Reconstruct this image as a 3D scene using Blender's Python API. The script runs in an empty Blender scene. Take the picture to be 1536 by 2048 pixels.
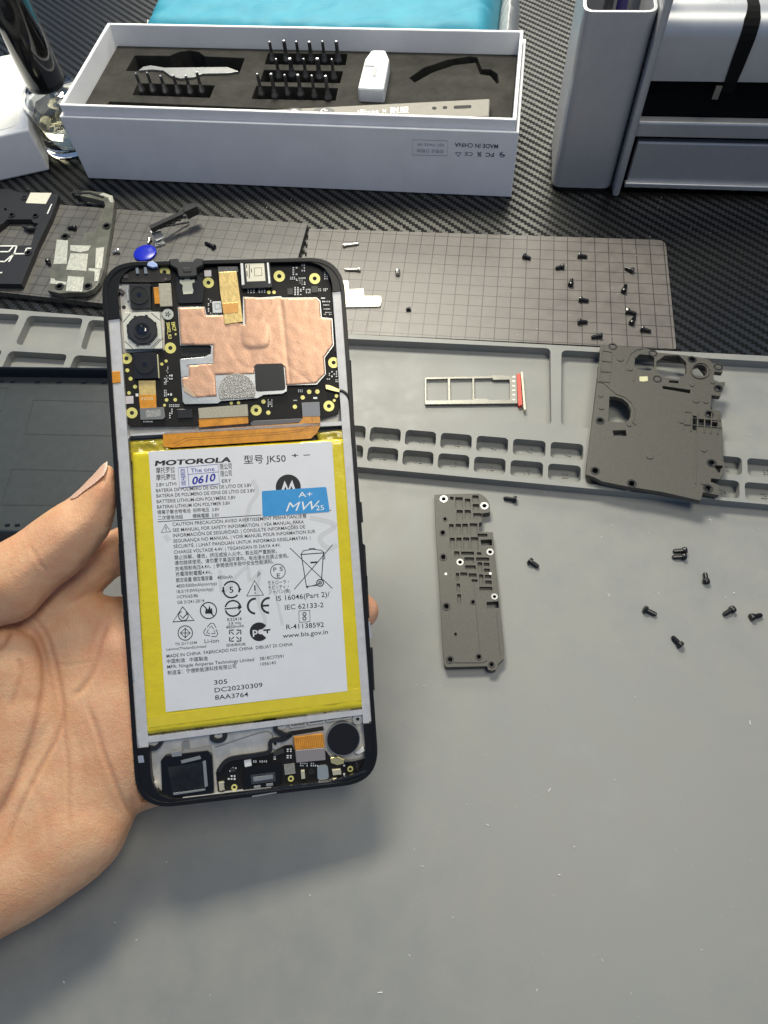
import bpy, bmesh, math, random
from mathutils import Vector, Matrix, noise
from mathutils.geometry import tessellate_polygon, delaunay_2d_cdt
import numpy as np
R = random.Random(7)
SC = bpy.context.scene
SC.unit_settings.system = 'METRIC'
SC.unit_settings.scale_length = 0.01          # one unit is one centimetre
# ------------------------------------------------------------------ camera, lamps, exposure
CAM = Vector((0.0, 0.0, 26.040042))
FWD = Vector((0.0, 0.4754396, -0.8797484))
RGT = Vector((0.9937336, -0.0983333, -0.0531420))
DWN = Vector((-0.1117744, -0.8742355, -0.4724603))
FOC = 1380.0
cd = bpy.data.cameras.new('camera'); cam = bpy.data.objects.new('camera', cd); SC.collection.objects.link(cam)
cd.sensor_fit = 'VERTICAL'; cd.sensor_height = 24.0; cd.lens = 24.0 * FOC / 2048.0
cd.clip_start = 0.5; cd.clip_end = 2000
M = Matrix.Identity(4)
for i in range(3):
    M[i][0] = RGT[i]; M[i][1] = -DWN[i]; M[i][2] = -FWD[i]; M[i][3] = CAM[i]
cam.matrix_world = M
SC.camera = cam
cd.dof.use_dof = False
W = bpy.data.worlds.new('World'); SC.world = W; W.use_nodes = True
W.node_tree.nodes['Background'].inputs[0].default_value = (0.40, 0.60, 1.0, 1)
W.node_tree.nodes['Background'].inputs[1].default_value = 0.32
def area(name, loc, aim, sx, sy, power, col):
    l = bpy.data.lights.new(name, 'AREA'); l.shape = 'RECTANGLE'; l.size = sx; l.size_y = sy; l.energy = power; l.color = col
    o = bpy.data.objects.new(name, l); SC.collection.objects.link(o); o.location = loc
    o.rotation_euler = (Vector(aim) - Vector(loc)).to_track_quat('-Z', 'Y').to_euler()
    return o
area('ceiling_panel', (-3, 58, 57), (0, 14, 0), 26, 13, 55000, (1.0, 0.95, 0.79))
area('front_ceiling_panel', (26, 8, 84), (0, 14, 0), 40, 26, 31000, (1.0, 0.94, 0.78))
area('back_panel', (14, 108, 47), (4, 30, 2), 80, 26, 44000, (1.0, 0.95, 0.80))
VS = SC.view_settings
VS.view_transform = 'Standard'; VS.look = 'None'; VS.exposure = 0.0; VS.gamma = 1.0; VS.use_curve_mapping = False

# ------------------------------------------------------------------ helpers
def ray(px, py):
    return FWD + RGT * ((px - 768) / FOC) + DWN * ((py - 1024) / FOC)
def onz(px, py, z):
    v = ray(px, py); return CAM + v * ((z - CAM.z) / v.z)
def atd(px, py, d):
    return CAM + ray(px, py) * d
def proj(p):
    v = Vector(p) - CAM; z = v.dot(FWD); return (768 + FOC * v.dot(RGT) / z, 1024 + FOC * v.dot(DWN) / z)
def topz(b, px, py):
    v = ray(px, py); t = (v.x * (b[0] - CAM.x) + v.y * (b[1] - CAM.y)) / (v.x ** 2 + v.y ** 2); return CAM.z + t * v.z
def srgb(h):
    c = [int(h[i:i + 2], 16) / 255 for i in (0, 2, 4)]
    return tuple(x / 12.92 if x < .04045 else ((x + .055) / 1.055) ** 2.4 for x in c)

# materials -----------------------------------------------------------------
MATS = {}
def mat(name, col, rough=.5, metal=0., var=.0, vscale=3., bump=0., bscale=20., col2=None, spec=.5, coat=0., sss=0., trans=0., ior=1.5, rvar=0.):
    if name in MATS: return MATS[name]
    m = bpy.data.materials.new(name); m.use_nodes = True; nt = m.node_tree; N = nt.nodes; Lk = nt.links
    b = N['Principled BSDF']
    if isinstance(col, str): col = srgb(col)
    if isinstance(col2, str): col2 = srgb(col2)
    b.inputs['Base Color'].default_value = (*col, 1); b.inputs['Roughness'].default_value = rough; b.inputs['Metallic'].default_value = metal
    b.inputs['Specular IOR Level'].default_value = spec; b.inputs['Coat Weight'].default_value = coat; b.inputs['Coat Roughness'].default_value = .08
    b.inputs['IOR'].default_value = ior; b.inputs['Transmission Weight'].default_value = trans
    tc = N.new('ShaderNodeTexCoord')
    if var or col2 or rvar:
        n = N.new('ShaderNodeTexNoise'); n.inputs['Scale'].default_value = vscale; n.inputs['Detail'].default_value = 6; n.inputs['Roughness'].default_value = .65
        Lk.new(tc.outputs['Object'], n.inputs['Vector'])
        if var or col2:
            r = N.new('ShaderNodeMapRange'); r.inputs['From Min'].default_value = .3; r.inputs['From Max'].default_value = .7
            Lk.new(n.outputs['Fac'], r.inputs['Value'])
            mx = N.new('ShaderNodeMix'); mx.data_type = 'RGBA'
            c1 = col; c2 = col2
            if c2 is None:
                c1 = tuple(x * (1 - var) for x in col); c2 = tuple(min(1, x * (1 + var)) for x in col)
            mx.inputs['A'].default_value = (*c1, 1); mx.inputs['B'].default_value = (*c2, 1)
            Lk.new(r.outputs['Result'], mx.inputs['Factor']); Lk.new(mx.outputs['Result'], b.inputs['Base Color'])
        if rvar:
            r2 = N.new('ShaderNodeMapRange'); r2.inputs['From Min'].default_value = .3; r2.inputs['From Max'].default_value = .7
            r2.inputs['To Min'].default_value = max(0, rough - rvar); r2.inputs['To Max'].default_value = min(1, rough + rvar)
            Lk.new(n.outputs['Fac'], r2.inputs['Value']); Lk.new(r2.outputs['Result'], b.inputs['Roughness'])
    if bump:
        n2 = N.new('ShaderNodeTexNoise'); n2.inputs['Scale'].default_value = bscale; n2.inputs['Detail'].default_value = 4
        Lk.new(tc.outputs['Object'], n2.inputs['Vector'])
        bp = N.new('ShaderNodeBump'); bp.inputs['Strength'].default_value = bump; bp.inputs['Distance'].default_value = .05
        Lk.new(n2.outputs['Fac'], bp.inputs['Height']); Lk.new(bp.outputs['Normal'], b.inputs['Normal'])
    if sss:
        b.inputs['Subsurface Weight'].default_value = sss; b.inputs['Subsurface Radius'].default_value = (1, .35, .2); b.inputs['Subsurface Scale'].default_value = .25
    MATS[name] = m
    return m

# mesh building ---------------------------------------------------------------
def new_obj(name, bm, material, parent=None, bevel=0., smooth=False, bseg=2):
    me = bpy.data.meshes.new(name)
    bmesh.ops.recalc_face_normals(bm, faces=bm.faces)
    if smooth:
        for f in bm.faces: f.smooth = True
    bm.to_mesh(me); bm.free()
    if material: me.materials.append(material)
    o = bpy.data.objects.new(name, me); SC.collection.objects.link(o)
    if parent is not None: o.parent = parent
    if bevel:
        md = o.modifiers.new('bevel', 'BEVEL'); md.width = bevel; md.segments = bseg; md.limit_method = 'ANGLE'; md.angle_limit = math.radians(40)
    if smooth == 'angle': sharp_by_angle(o)
    return o
def sharp_by_angle(o, deg=38):
    me = o.data; bm = bmesh.new(); bm.from_mesh(me)
    for e in bm.edges:
        e.smooth = not (len(e.link_faces) == 2 and e.calc_face_angle(0) > math.radians(deg))
    bm.to_mesh(me); bm.free()
def tag(o, label, cat, group=None, kind=None):
    o['label'] = label; o['category'] = cat
    if group: o['group'] = group
    if kind: o['kind'] = kind
    return o
def add_prism(bm, loops, z0, z1, ztop=None):
    loops = [[Vector((p[0], p[1], 0)) for p in l] for l in loops]
    flat = [p for l in loops for p in l]
    tris = tessellate_polygon(loops)
    f = ztop or (lambda x, y: z1)
    tv = [bm.verts.new((p.x, p.y, f(p.x, p.y))) for p in flat]; bv = [bm.verts.new((p.x, p.y, z0)) for p in flat]
    for t in tris:
        try:
            bm.faces.new([tv[i] for i in t]); bm.faces.new([bv[i] for i in reversed(t)])
        except ValueError: pass
    k = 0
    for l in loops:
        n = len(l)
        for i in range(n):
            a, b = k + i, k + (i + 1) % n
            try: bm.faces.new([tv[a], tv[b], bv[b], bv[a]])
            except ValueError: pass
        k += n
def add_sheet(bm, pts):
    vs = [bm.verts.new(p) for p in pts]; bm.faces.new(vs)
def circ(cx, cy, r, n=24, a0=0., a1=None, ry=None):
    a1 = a0 + 2 * math.pi if a1 is None else a1
    closed = abs(a1 - a0 - 2 * math.pi) < 1e-6
    m = n if closed else n + 1
    return [(cx + r * math.cos(a0 + (a1 - a0) * i / n), cy + (ry or r) * math.sin(a0 + (a1 - a0) * i / n)) for i in range(m)]
def fillet(pts, r, n=4):
    out = []; P = [Vector((p[0], p[1])) for p in pts]; m = len(P)
    for i in range(m):
        ri = r[i] if isinstance(r, (list, tuple)) else r
        a, b, c = P[i - 1], P[i], P[(i + 1) % m]
        u = (a - b); v = (c - b); lu, lv = u.length, v.length
        if ri <= 0 or lu < 1e-6 or lv < 1e-6: out.append(tuple(b)); continue
        u /= lu; v /= lv
        ang = math.acos(max(-1, min(1, u.dot(v))))
        if ang > 3.05 or ang < .1: out.append(tuple(b)); continue
        d = min(ri / math.tan(ang / 2), lu * .48, lv * .48)
        p0 = b + u * d; p1 = b + v * d
        for k in range(n + 1):
            t = k / n; q = p0 * (1 - t) ** 2 + b * 2 * t * (1 - t) + p1 * t * t
            out.append((q.x, q.y))
    return out
def add_cone(bm, a, b, r0, r1, n=14):
    a = Vector(a); b = Vector(b); d = (b - a)
    if d.length < 1e-6: return
    q = d.to_track_quat('Z', 'Y')
    A = [bm.verts.new(a + q @ Vector((r0 * math.cos(2 * math.pi * i / n), r0 * math.sin(2 * math.pi * i / n), 0))) for i in range(n)]
    B = [bm.verts.new(b + q @ Vector((r1 * math.cos(2 * math.pi * i / n), r1 * math.sin(2 * math.pi * i / n), 0))) for i in range(n)]
    for i in range(n): bm.faces.new([A[i], A[(i + 1) % n], B[(i + 1) % n], B[i]])
    bm.faces.new(list(reversed(A))); bm.faces.new(B)
def add_lathe(bm, prof, c=(0, 0, 0), n=40, sx=1., sy=1.):
    rings = []
    for r, z in prof:
        rings.append([bm.verts.new((c[0] + sx * r * math.cos(2 * math.pi * i / n), c[1] + sy * r * math.sin(2 * math.pi * i / n), c[2] + z)) for i in range(n)])
    for A, B in zip(rings, rings[1:]):
        for i in range(n): bm.faces.new([A[i], A[(i + 1) % n], B[(i + 1) % n], B[i]])
    bm.faces.new(list(reversed(rings[0]))); bm.faces.new(rings[-1])
def add_tube(bm, pts, r, n=8):
    P = [Vector(p) for p in pts]; rings = []
    for i, p in enumerate(P):
        t = (P[min(i + 1, len(P) - 1)] - P[max(i - 1, 0)]).normalized(); q = t.to_track_quat('Z', 'Y')
        rings.append([bm.verts.new(p + q @ Vector((r * math.cos(2 * math.pi * k / n), r * math.sin(2 * math.pi * k / n), 0))) for k in range(n)])
    for A, B in zip(rings, rings[1:]):
        s = min(range(n), key=lambda s: (A[0].co - B[s].co).length)
        for i in range(n): bm.faces.new([A[i], A[(i + 1) % n], B[(i + 1 + s) % n], B[(i + s) % n]])
    bm.faces.new(rings[0]); bm.faces.new(list(reversed(rings[-1])))
def add_box(bm, x0, x1, y0, y1, z0, z1):
    add_prism(bm, [[(x0, y0), (x1, y0), (x1, y1), (x0, y1)]], z0, z1)
def smooth_path(pts, n=8):
    out = []; P = [Vector(p) for p in pts]
    for i in range(len(P) - 1):
        p0, p1, p2, p3 = P[max(i - 1, 0)], P[i], P[i + 1], P[min(i + 2, len(P) - 1)]
        for k in range(n):
            t = k / n
            out.append(.5 * ((2 * p1) + (p2 - p0) * t + (2 * p0 - 5 * p1 + 4 * p2 - p3) * t * t + (3 * p1 - p0 - 3 * p2 + p3) * t ** 3))
    out.append(P[-1]); return out
def closed_path(pts, n=6):
    P = [Vector(p) for p in pts]; m = len(P); out = []
    for i in range(m):
        p0, p1, p2, p3 = P[i - 1], P[i], P[(i + 1) % m], P[(i + 2) % m]
        for k in range(n):
            t = k / n
            out.append(tuple(.5 * ((2 * p1) + (p2 - p0) * t + (2 * p0 - 5 * p1 + 4 * p2 - p3) * t * t + (3 * p1 - p0 - 3 * p2 + p3) * t ** 3)))
    return out
_TC = {}
def text_geo(s, bold=0.):
    k = (s, bold)
    if k in _TC: return _TC[k]
    cu = bpy.data.curves.new('lettering', 'FONT'); cu.body = s; cu.offset = bold; cu.resolution_u = 3
    o = bpy.data.objects.new('lettering', cu); SC.collection.objects.link(o)
    dg = bpy.context.evaluated_depsgraph_get(); ev = o.evaluated_get(dg); me = ev.to_mesh()
    v = [tuple(x.co) for x in me.vertices]; f = [tuple(p.vertices) for p in me.polygons]
    ev.to_mesh_clear(); bpy.data.objects.remove(o); bpy.data.curves.remove(cu)
    _TC[k] = (v, f); return _TC[k]
def add_text(bm, s, a, b, cap, z, bold=0., shear=0., lift=None):
    """letters from baseline point a to b (2D), capital height cap"""
    v, f = text_geo(s, bold)
    if not v: return
    x0 = min(p[0] for p in v); x1 = max(p[0] for p in v)
    a = Vector(a[:2]); b = Vector(b[:2]); u = (b - a); L = u.length; u /= L; w = Vector((-u.y, u.x))
    sx = L / (x1 - x0); sy = cap / .70
    vs = []
    for p in v:
        y = p[1] * sy; q = a + u * ((p[0] - x0) * sx + y * shear) + w * y
        vs.append(bm.verts.new((q.x, q.y, z) if lift is None else lift(q.x, q.y)))
    for t in f:
        try: bm.faces.new([vs[i] for i in t])
        except ValueError: pass
def add_bold(bm, s, a, b, cap, z, w, shear=0.):
    u = (Vector(b) - Vector(a)).normalized(); n_ = Vector((-u.y, u.x))
    for i, (dx, dy) in enumerate([(-1, -.5), (-.5, .5), (0, -.5), (.5, .5), (1, -.5), (1, .5), (-1, .5)]): add_text(bm, s, Vector(a) + u * dx * w + n_ * dy * w * .7, Vector(b) + u * dx * w + n_ * dy * w * .7, cap, z + .0001 * i, 0., shear)
def add_stroke(bm, pts, w, z, closed=False):
    P = [Vector(p[:2]) for p in pts]
    n = len(P); segs = n if closed else n - 1
    L = []
    for i in range(n):
        if closed: t = (P[(i + 1) % n] - P[i - 1])
        else: t = P[min(i + 1, n - 1)] - P[max(i - 1, 0)]
        if t.length < 1e-9: t = Vector((1, 0))
        t.normalize(); nn = Vector((-t.y, t.x)) * w / 2
        L.append((bm.verts.new((*(P[i] + nn), z)), bm.verts.new((*(P[i] - nn), z))))
    for i in range(segs):
        a, b = L[i], L[(i + 1) % n]; bm.faces.new([a[0], b[0], b[1], a[1]])

class Thing:
    """an Empty (or a mesh) at the thing's base; geometry is given in its own axes, pixel points are met with its own planes"""
    def __init__(s, name, label, cat, Mw, group=None, empty=True):
        s.M = Mw; s.I = Mw.inverted(); s.name = name; s.lab = (label, cat, group); s.o = None
        if empty:
            s.o = bpy.data.objects.new(name, None); SC.collection.objects.link(s.o); s.o.matrix_world = Mw; s.o.empty_display_size = .5
            tag(s.o, *s.lab)
    def px(s, x, y, h=0., ax=2):
        o = s.I @ CAM; d = s.I.to_3x3() @ ray(x, y); t = (h - o[ax]) / d[ax]; p = o + d * t
        return p if ax != 2 else Vector((p.x, p.y))
    def pl(s, pts, h=0.): return [tuple(s.px(x, y, h)) for x, y in pts]
    def k(s, x, y, h=0.): return (s.px(x + 5, y, h) - s.px(x - 5, y, h)).length / 10   # cm for one pixel
    def part(s, name, bm, m, parent=None, **kw):
        return new_obj(name, bm, m, parent or s.o, **kw)
    def whole(s, bm, m, **kw):
        o = new_obj(s.name, bm, m, None, **kw); o.matrix_world = s.M; tag(o, *s.lab); s.o = o; return o
    def prism(s, name, pts, z0, z1, m, parent=None, holes=(), r=0., bevel=0., h=None, hr=0.):
        h = z1 if h is None else h
        L = [fillet(s.pl(pts, h), r) if r else s.pl(pts, h)]
        for q in holes: L.append(fillet(s.pl(q, h), hr) if hr else s.pl(q, h))
        bm = bmesh.new(); add_prism(bm, L, z0, z1)
        return s.part(name, bm, m, parent, bevel=bevel)
    def cyl(s, name, x, y, rpx, z0, z1, m, parent=None, rin=0., n=28, bevel=0., top=None):
        c = s.px(x, y, z1); r = rpx * s.k(x, y, z1); bm = bmesh.new()
        L = [circ(c.x, c.y, r, n)]
        if rin: L.append(circ(c.x, c.y, rin * s.k(x, y, z1), n))
        add_prism(bm, L, z0, z1)
        return s.part(name, bm, m, parent, bevel=bevel)
def T(x, y, z=0.): return Matrix.Translation((x, y, z))
def RZ(a): return Matrix.Rotation(a, 4, 'Z')
YAW = -0.2265
CLf = lambda x, y: (200 + x / 5.486, 500 + y / 5.486)
CRf = lambda x, y: (440 + x / 5.12, 500 + y / 5.12)
Mf = lambda x, y: (220 + x / 2.844, 820 + y / 2.844)
Nf = lambda x, y: (220 + x / 2.844, 1120 + y / 2.844)
Qf = lambda x, y: (240 + x / 2.844, 1400 + y / 2.844)
Vf = lambda x, y: (820 + x / 5.119, 960 + y / 5.119)
Uf = lambda x, y: (1150 + x / 3.979, 670 + y / 3.979)
Gf = lambda x, y: (x / 3.339, 360 + y / 3.339)
Sf = lambda x, y: (680 + x / 3.072, 640 + y / 3.072)
Wf = lambda x, y: (1200 + x / 4.571, 1050 + y / 4.571)
Af = lambda x, y: (x / 2.743, y / 2.743)
Bf = lambda x, y: (460 + x / 2.477, y / 2.477)
Cf = lambda x, y: (1000 + x / 2.866, y / 2.866)
Pf = lambda x, y: (980 + x / 3.657, 440 + y / 3.657)
Hf = lambda x, y: (640 + x / 4.267, 420 + y / 4.267)
Ff = lambda x, y: (200 + x / 3.491, 400 + y / 3.491)
Lf = lambda x, y: (x / 3.938, 560 + y / 3.938)
def mp(f, pts): return [f(*p) for p in pts]
# ------------------------------------------------------------------ the setting: desk top in carbon-look film
def carbon():
    m = bpy.data.materials.new('carbon_film'); m.use_nodes = True; nt = m.node_tree; N = nt.nodes; Lk = nt.links; b = N['Principled BSDF']
    def math_(op, a, bb=None, c=None):
        n = N.new('ShaderNodeMath'); n.operation = op
        for i, q in enumerate((a, bb, c)):
            if q is None: continue
            if isinstance(q, (int, float)): n.inputs[i].default_value = q
            else: Lk.new(q, n.inputs[i])
        return n.outputs[0]
    tc = N.new('ShaderNodeTexCoord'); mpn = N.new('ShaderNodeMapping'); mpn.inputs['Rotation'].default_value = (0, 0, .12); mpn.inputs['Scale'].default_value = (1 / .165,) * 3
    Lk.new(tc.outputs['Object'], mpn.inputs[0])
    jit = N.new('ShaderNodeTexNoise'); jit.inputs['Scale'].default_value = 1.2; Lk.new(mpn.outputs[0], jit.inputs['Vector'])
    add = N.new('ShaderNodeVectorMath'); add.operation = 'MULTIPLY_ADD'; Lk.new(jit.outputs['Color'], add.inputs[0]); add.inputs[1].default_value = (.5, .5, 0); Lk.new(mpn.outputs[0], add.inputs[2])
    sp = N.new('ShaderNodeSeparateXYZ'); Lk.new(add.outputs[0], sp.inputs[0])
    i = math_('FLOOR', sp.outputs[0]); j = math_('FLOOR', sp.outputs[1])
    s = math_('ADD', i, j); md = math_('MODULO', math_('ADD', s, 4000), 4.0); w = math_('LESS_THAN', md, 2.0)
    fx = math_('SINE', math_('MULTIPLY', sp.outputs[0], 38.)); fy = math_('SINE', math_('MULTIPLY', sp.outputs[1], 38.))
    fib = N.new('ShaderNodeMix'); fib.data_type = 'FLOAT'; Lk.new(w, fib.inputs[0]); Lk.new(fx, fib.inputs[2]); Lk.new(fy, fib.inputs[3])
    ux = math_('FRACT', sp.outputs[0]); uy = math_('FRACT', sp.outputs[1])
    # each tow bulges along its own direction
    bx = math_('PINGPONG', sp.outputs[0], 1.0); by = math_('PINGPONG', sp.outputs[1], 1.0)
    hh = math_('ADD', math_('MULTIPLY', w, .55), math_('MULTIPLY', fib.outputs[0], .10))
    bp = N.new('ShaderNodeBump'); bp.inputs['Strength'].default_value = .35; bp.inputs['Distance'].default_value = .02; Lk.new(hh, bp.inputs['Height'])
    n3 = N.new('ShaderNodeTexNoise'); n3.inputs['Scale'].default_value = 5.; n3.inputs['Detail'].default_value = 5; Lk.new(mpn.outputs[0], n3.inputs['Vector'])
    mixc = N.new('ShaderNodeMix'); mixc.data_type = 'RGBA'; Lk.new(w, mixc.inputs['Factor'])
    mixc.inputs['A'].default_value = (.006, .006, .007, 1); mixc.inputs['B'].default_value = (.17, .17, .16, 1)
    dk = N.new('ShaderNodeMix'); dk.data_type = 'RGBA'; dk.blend_type = 'MULTIPLY'; dk.inputs['Factor'].default_value = .7
    Lk.new(mixc.outputs['Result'], dk.inputs['A']); Lk.new(n3.outputs['Fac'], dk.inputs['B'])
    Lk.new(dk.outputs['Result'], b.inputs['Base Color'])
    rr = N.new('ShaderNodeMapRange'); rr.inputs['To Min'].default_value = .5; rr.inputs['To Max'].default_value = .29; Lk.new(w, rr.inputs['Value'])
    mt_ = N.new('ShaderNodeMath'); mt_.operation = 'MULTIPLY'; mt_.inputs[1].default_value = .95; Lk.new(w, mt_.inputs[0]); Lk.new(mt_.outputs[0], b.inputs['Metallic']); Lk.new(rr.outputs[0], b.inputs['Roughness']); Lk.new(bp.outputs[0], b.inputs['Normal'])
    sl = N.new('ShaderNodeMapRange'); sl.inputs['To Min'].default_value = .12; sl.inputs['To Max'].default_value = .6; Lk.new(w, sl.inputs['Value']); Lk.new(sl.outputs[0], b.inputs['Specular IOR Level'])
    return m
bm = bmesh.new(); add_box(bm, -80, 90, -40, 150, -2, 0)
desk = new_obj('desk_top', bm, carbon()); tag(desk, 'dark desk top covered in woven carbon fibre film', 'desk', kind='structure')

# ------------------------------------------------------------------ grey silicone repair mat
def mat_silicone():
    m = mat('silicone', (.222, .228, .220), rough=.49, rvar=.10, col2=(.262, .260, .240), vscale=.7, bump=.05, bscale=60, spec=.42)
    return m
ZF, ZR = 0.25, 0.72
bm = bmesh.new()
bk = [(-700, 560), (-250, 596), (0, 617), (203, 634), (450, 652), (700, 668), (1110, 690), (1536, 712), (1900, 731)]
back = [onz(x, y, ZR) for x, y in bk]
fr = [(1900, 1042), (1414, 998), (1180, 977), (720, 934), (300, 897), (0, 870), (-300, 843), (-700, 806)]
front = [onz(x, y, ZR) for x, y in fr]
base = [(p.x, p.y) for p in back] + [(34, 13), (34, -14), (-34, -14), (-34, 26)]
add_prism(bm, [base], 0.004, ZF)
def hole(pts, r=.28): return fillet([tuple(onz(x, y, ZR))[:2] for x, y in pts], r, 5)
holes = [hole(mp(Lf, q)) for q in ([(-700, 225), (158, 272), (52, 506), (-700, 470)], [(222, 280), (655, 301), (590, 535), (118, 508)], [(703, 312), (1300, 350), (1240, 590), (632, 543)],
         [(-700, 505), (22, 550), (-160, 900), (-900, 860)], [(75, 558), (532, 585), (390, 960), (-90, 920)], [(590, 590), (1200, 630), (1150, 1000), (445, 962)])]
holes.append(hole([(600, 671), (690, 677), (1101, 696.5), (1103, 850), (690, 818), (575, 809)]))
holes.append(hole([(1123, 700), (1800, 738), (1800, 914), (1122, 851)]))
cells = []
TLX = [672, 742, 812, 882.5, 954, 1026.7, 1101.6, 1177, 1254, 1333, 1413, 1494, 1576]
def rowy(x, off): return 640 + (655 + .083 * ((x - 680) * 3.072 - 190)) / 3.072 + off
for i in range(len(TLX) - 1):
    a, b = TLX[i], TLX[i + 1] - 10
    g = 1 + (a - 742) * .00028
    for row in range(2):
        o0 = row * 40.5 * g - 1.2 * row; o1 = o0 + 30 * g; sh = -5 * row; lean = 4 * (1 - (a - 742) / 500)
        q = [(a + sh, rowy(a, o0)), (b + sh, rowy(b, o0)), (b + sh - lean * .4, rowy(b, o1)), (a + sh - lean, rowy(a, o1))]
        holes.append(hole(q, .22)); cells.append((i, row, q))
blk = [(p.x, p.y) for p in back] + [(p.x, p.y) for p in front]
add_prism(bm, [blk] + holes, ZF - .1, ZR)
mt = new_obj('repair_mat', bm, mat_silicone(), bevel=.06); tag(mt, 'grey silicone repair mat with moulded trays and numbered cells on the desk', 'mat')
bm = bmesh.new()
for i, row, q in cells:
    if i == 0: continue
    s = str((42 if row == 0 else 14) + i)
    w = 13; cx = (q[2][0] + q[3][0]) / 2 + 2; cy = (q[2][1] + q[3][1]) / 2 - 6
    a = onz(cx - w / 2, cy - .55, ZF + .02); b = onz(cx + w / 2, cy + .55, ZF + .02)
    bm = bmesh.new(); add_text(bm, s, a, b, .24, ZF + .012)
    num = new_obj('embossed_number', bm, mat_silicone(), mt)
    md = num.modifiers.new('thick', 'SOLIDIFY'); md.thickness = .03; md.offset = 1
# lint and dust lying on the mat
bm = bmesh.new()
spots = [(1213, 1186), (1218, 1190), (1296, 1186), (1317, 1187), (1452, 1195), (1468, 1186), (740, 1068), (1056, 790), (1058, 722), (1070, 748), (128, 1964), (230, 1845), (273, 1880), (333, 1724), (1099, 1580), (1074, 1980), (1118, 1750),
         (1010, 1235), (1090, 985), (835, 1370), (848, 1372), (880, 1372), (1420, 1040), (1225, 1052), (1500, 1445), (905, 1835), (900, 1500), (975, 1650), (1350, 1700), (1230, 1560), (620, 1790), (760, 1985), (560, 1900), (420, 1990), (1500, 870), (1440, 960), (1040, 905), (1090, 910), (895, 850)]
for _ in range(70): spots.append((R.uniform(800, 1536), R.uniform(1010, 2040)))
for n, (x, y) in enumerate(spots):
    z = ZF + .006
    if y < 1000 and x > 690: z = ZF + .006
    p = onz(x, y, z); r = R.uniform(.012, .03) if n > 38 else R.uniform(.02, .05); L = r * R.choice([1, 1, 1.6, 3]); a = R.uniform(0, 3.14)
    u = Vector((math.cos(a), math.sin(a), 0)); v = Vector((-u.y, u.x, 0))
    add_cone(bm, p + Vector((0, 0, 0)) - u * L * .5, p + u * L * .5 + Vector((0, 0, .01)), r * .35, r * .3, 5)
for _ in range(26):
    p = onz(R.uniform(700, 1340), R.uniform(470, 680), .258); r = R.uniform(.012, .022); add_cone(bm, p, p + Vector((.02, .02, .01)), r, r * .6, 5)
for _ in range(22):
    p = onz(R.uniform(200, 1536), R.uniform(395, 470), .012); r = R.uniform(.012, .024); add_cone(bm, p, p + Vector((.02, .02, .01)), r, r * .6, 5)
dust = new_obj('dust', bm, mat('lint', (.75, .75, .72), rough=.8)); tag(dust, 'white lint and dust specks scattered over the grey mat', 'dust', kind='stuff')

# ------------------------------------------------------------------ grid pads
def pad_mat(name, base, line, cell=.7):
    m = mat(name, base, rough=.46, var=.16, vscale=1.3, bump=.03, bscale=25, spec=.8, rvar=.06); nt = m.node_tree; N = nt.nodes; Lk = nt.links; b = N['Principled BSDF']
    tc = N.new('ShaderNodeTexCoord'); sp = N.new('ShaderNodeSeparateXYZ'); Lk.new(tc.outputs['Object'], sp.inputs[0])
    outs = []
    for ax in (0, 1):
        a = N.new('ShaderNodeMath'); a.operation = 'DIVIDE'; Lk.new(sp.outputs[ax], a.inputs[0]); a.inputs[1].default_value = cell
        f = N.new('ShaderNodeMath'); f.operation = 'PINGPONG'; Lk.new(a.outputs[0], f.inputs[0]); f.inputs[1].default_value = .5
        l = N.new('ShaderNodeMapRange'); l.inputs['From Min'].default_value = .022; l.inputs['From Max'].default_value = .038; l.inputs['To Min'].default_value = 1; l.inputs['To Max'].default_value = 0; Lk.new(f.outputs[0], l.inputs['Value'])
        outs.append(l.outputs[0])
    mxm = N.new('ShaderNodeMath'); mxm.operation = 'MAXIMUM'; Lk.new(outs[0], mxm.inputs[0]); Lk.new(outs[1], mxm.inputs[1])
    old = b.inputs['Base Color'].links[0].from_socket
    mx = N.new('ShaderNodeMix'); mx.data_type = 'RGBA'; Lk.new(mxm.outputs[0], mx.inputs['Factor']); Lk.new(old, mx.inputs['A']); mx.inputs['B'].default_value = (*line, 1)
    Lk.new(mx.outputs['Result'], b.inputs['Base Color'])
    return m
padM = T(4.382562, 30.356815, 0) @ RZ(-.222263)
t = Thing('magnetic_pad', 'brownish grey magnetic pad with a square grid and loose black screws on it', 'pad', padM, empty=False)
bm = bmesh.new()
rp = [(618, 457), (1000, 468), (1329, 480), (1352, 697), (1100, 690.5), (700, 669), (600, 664)]
add_prism(bm, [fillet(t.pl([(618, 457), (1331, 480), (1353, 699), (600, 663)], .25), [.1, .45, .15, .1])], .004, .25)
t.whole(bm, pad_mat('pad_right', (.125, .110, .098), (.010, .008, .008)), bevel=.03)
a = onz(227, 416, .3); b = onz(615, 447, .3); lyaw = math.atan2(b.y - a.y, b.x - a.x)
t = Thing('magnetic_pad', 'dark grey magnetic pad with a square grid, behind the phone and under the frame pieces', 'pad', T(b.x, b.y, 0) @ RZ(lyaw) @ T(-.35, -.45, 0), empty=False)
bm = bmesh.new(); add_prism(bm, [fillet(t.pl([(-160, 388), (615, 447), (585, 555), (560, 640), (207, 607), (0, 584), (-250, 556)], .34), [.1, .2, 0, .1, 0, 0, .1])], .004, .34)
t.whole(bm, pad_mat('pad_left', (.085, .08, .072), (.008, .008, .008), .66), bevel=.03)

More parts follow.
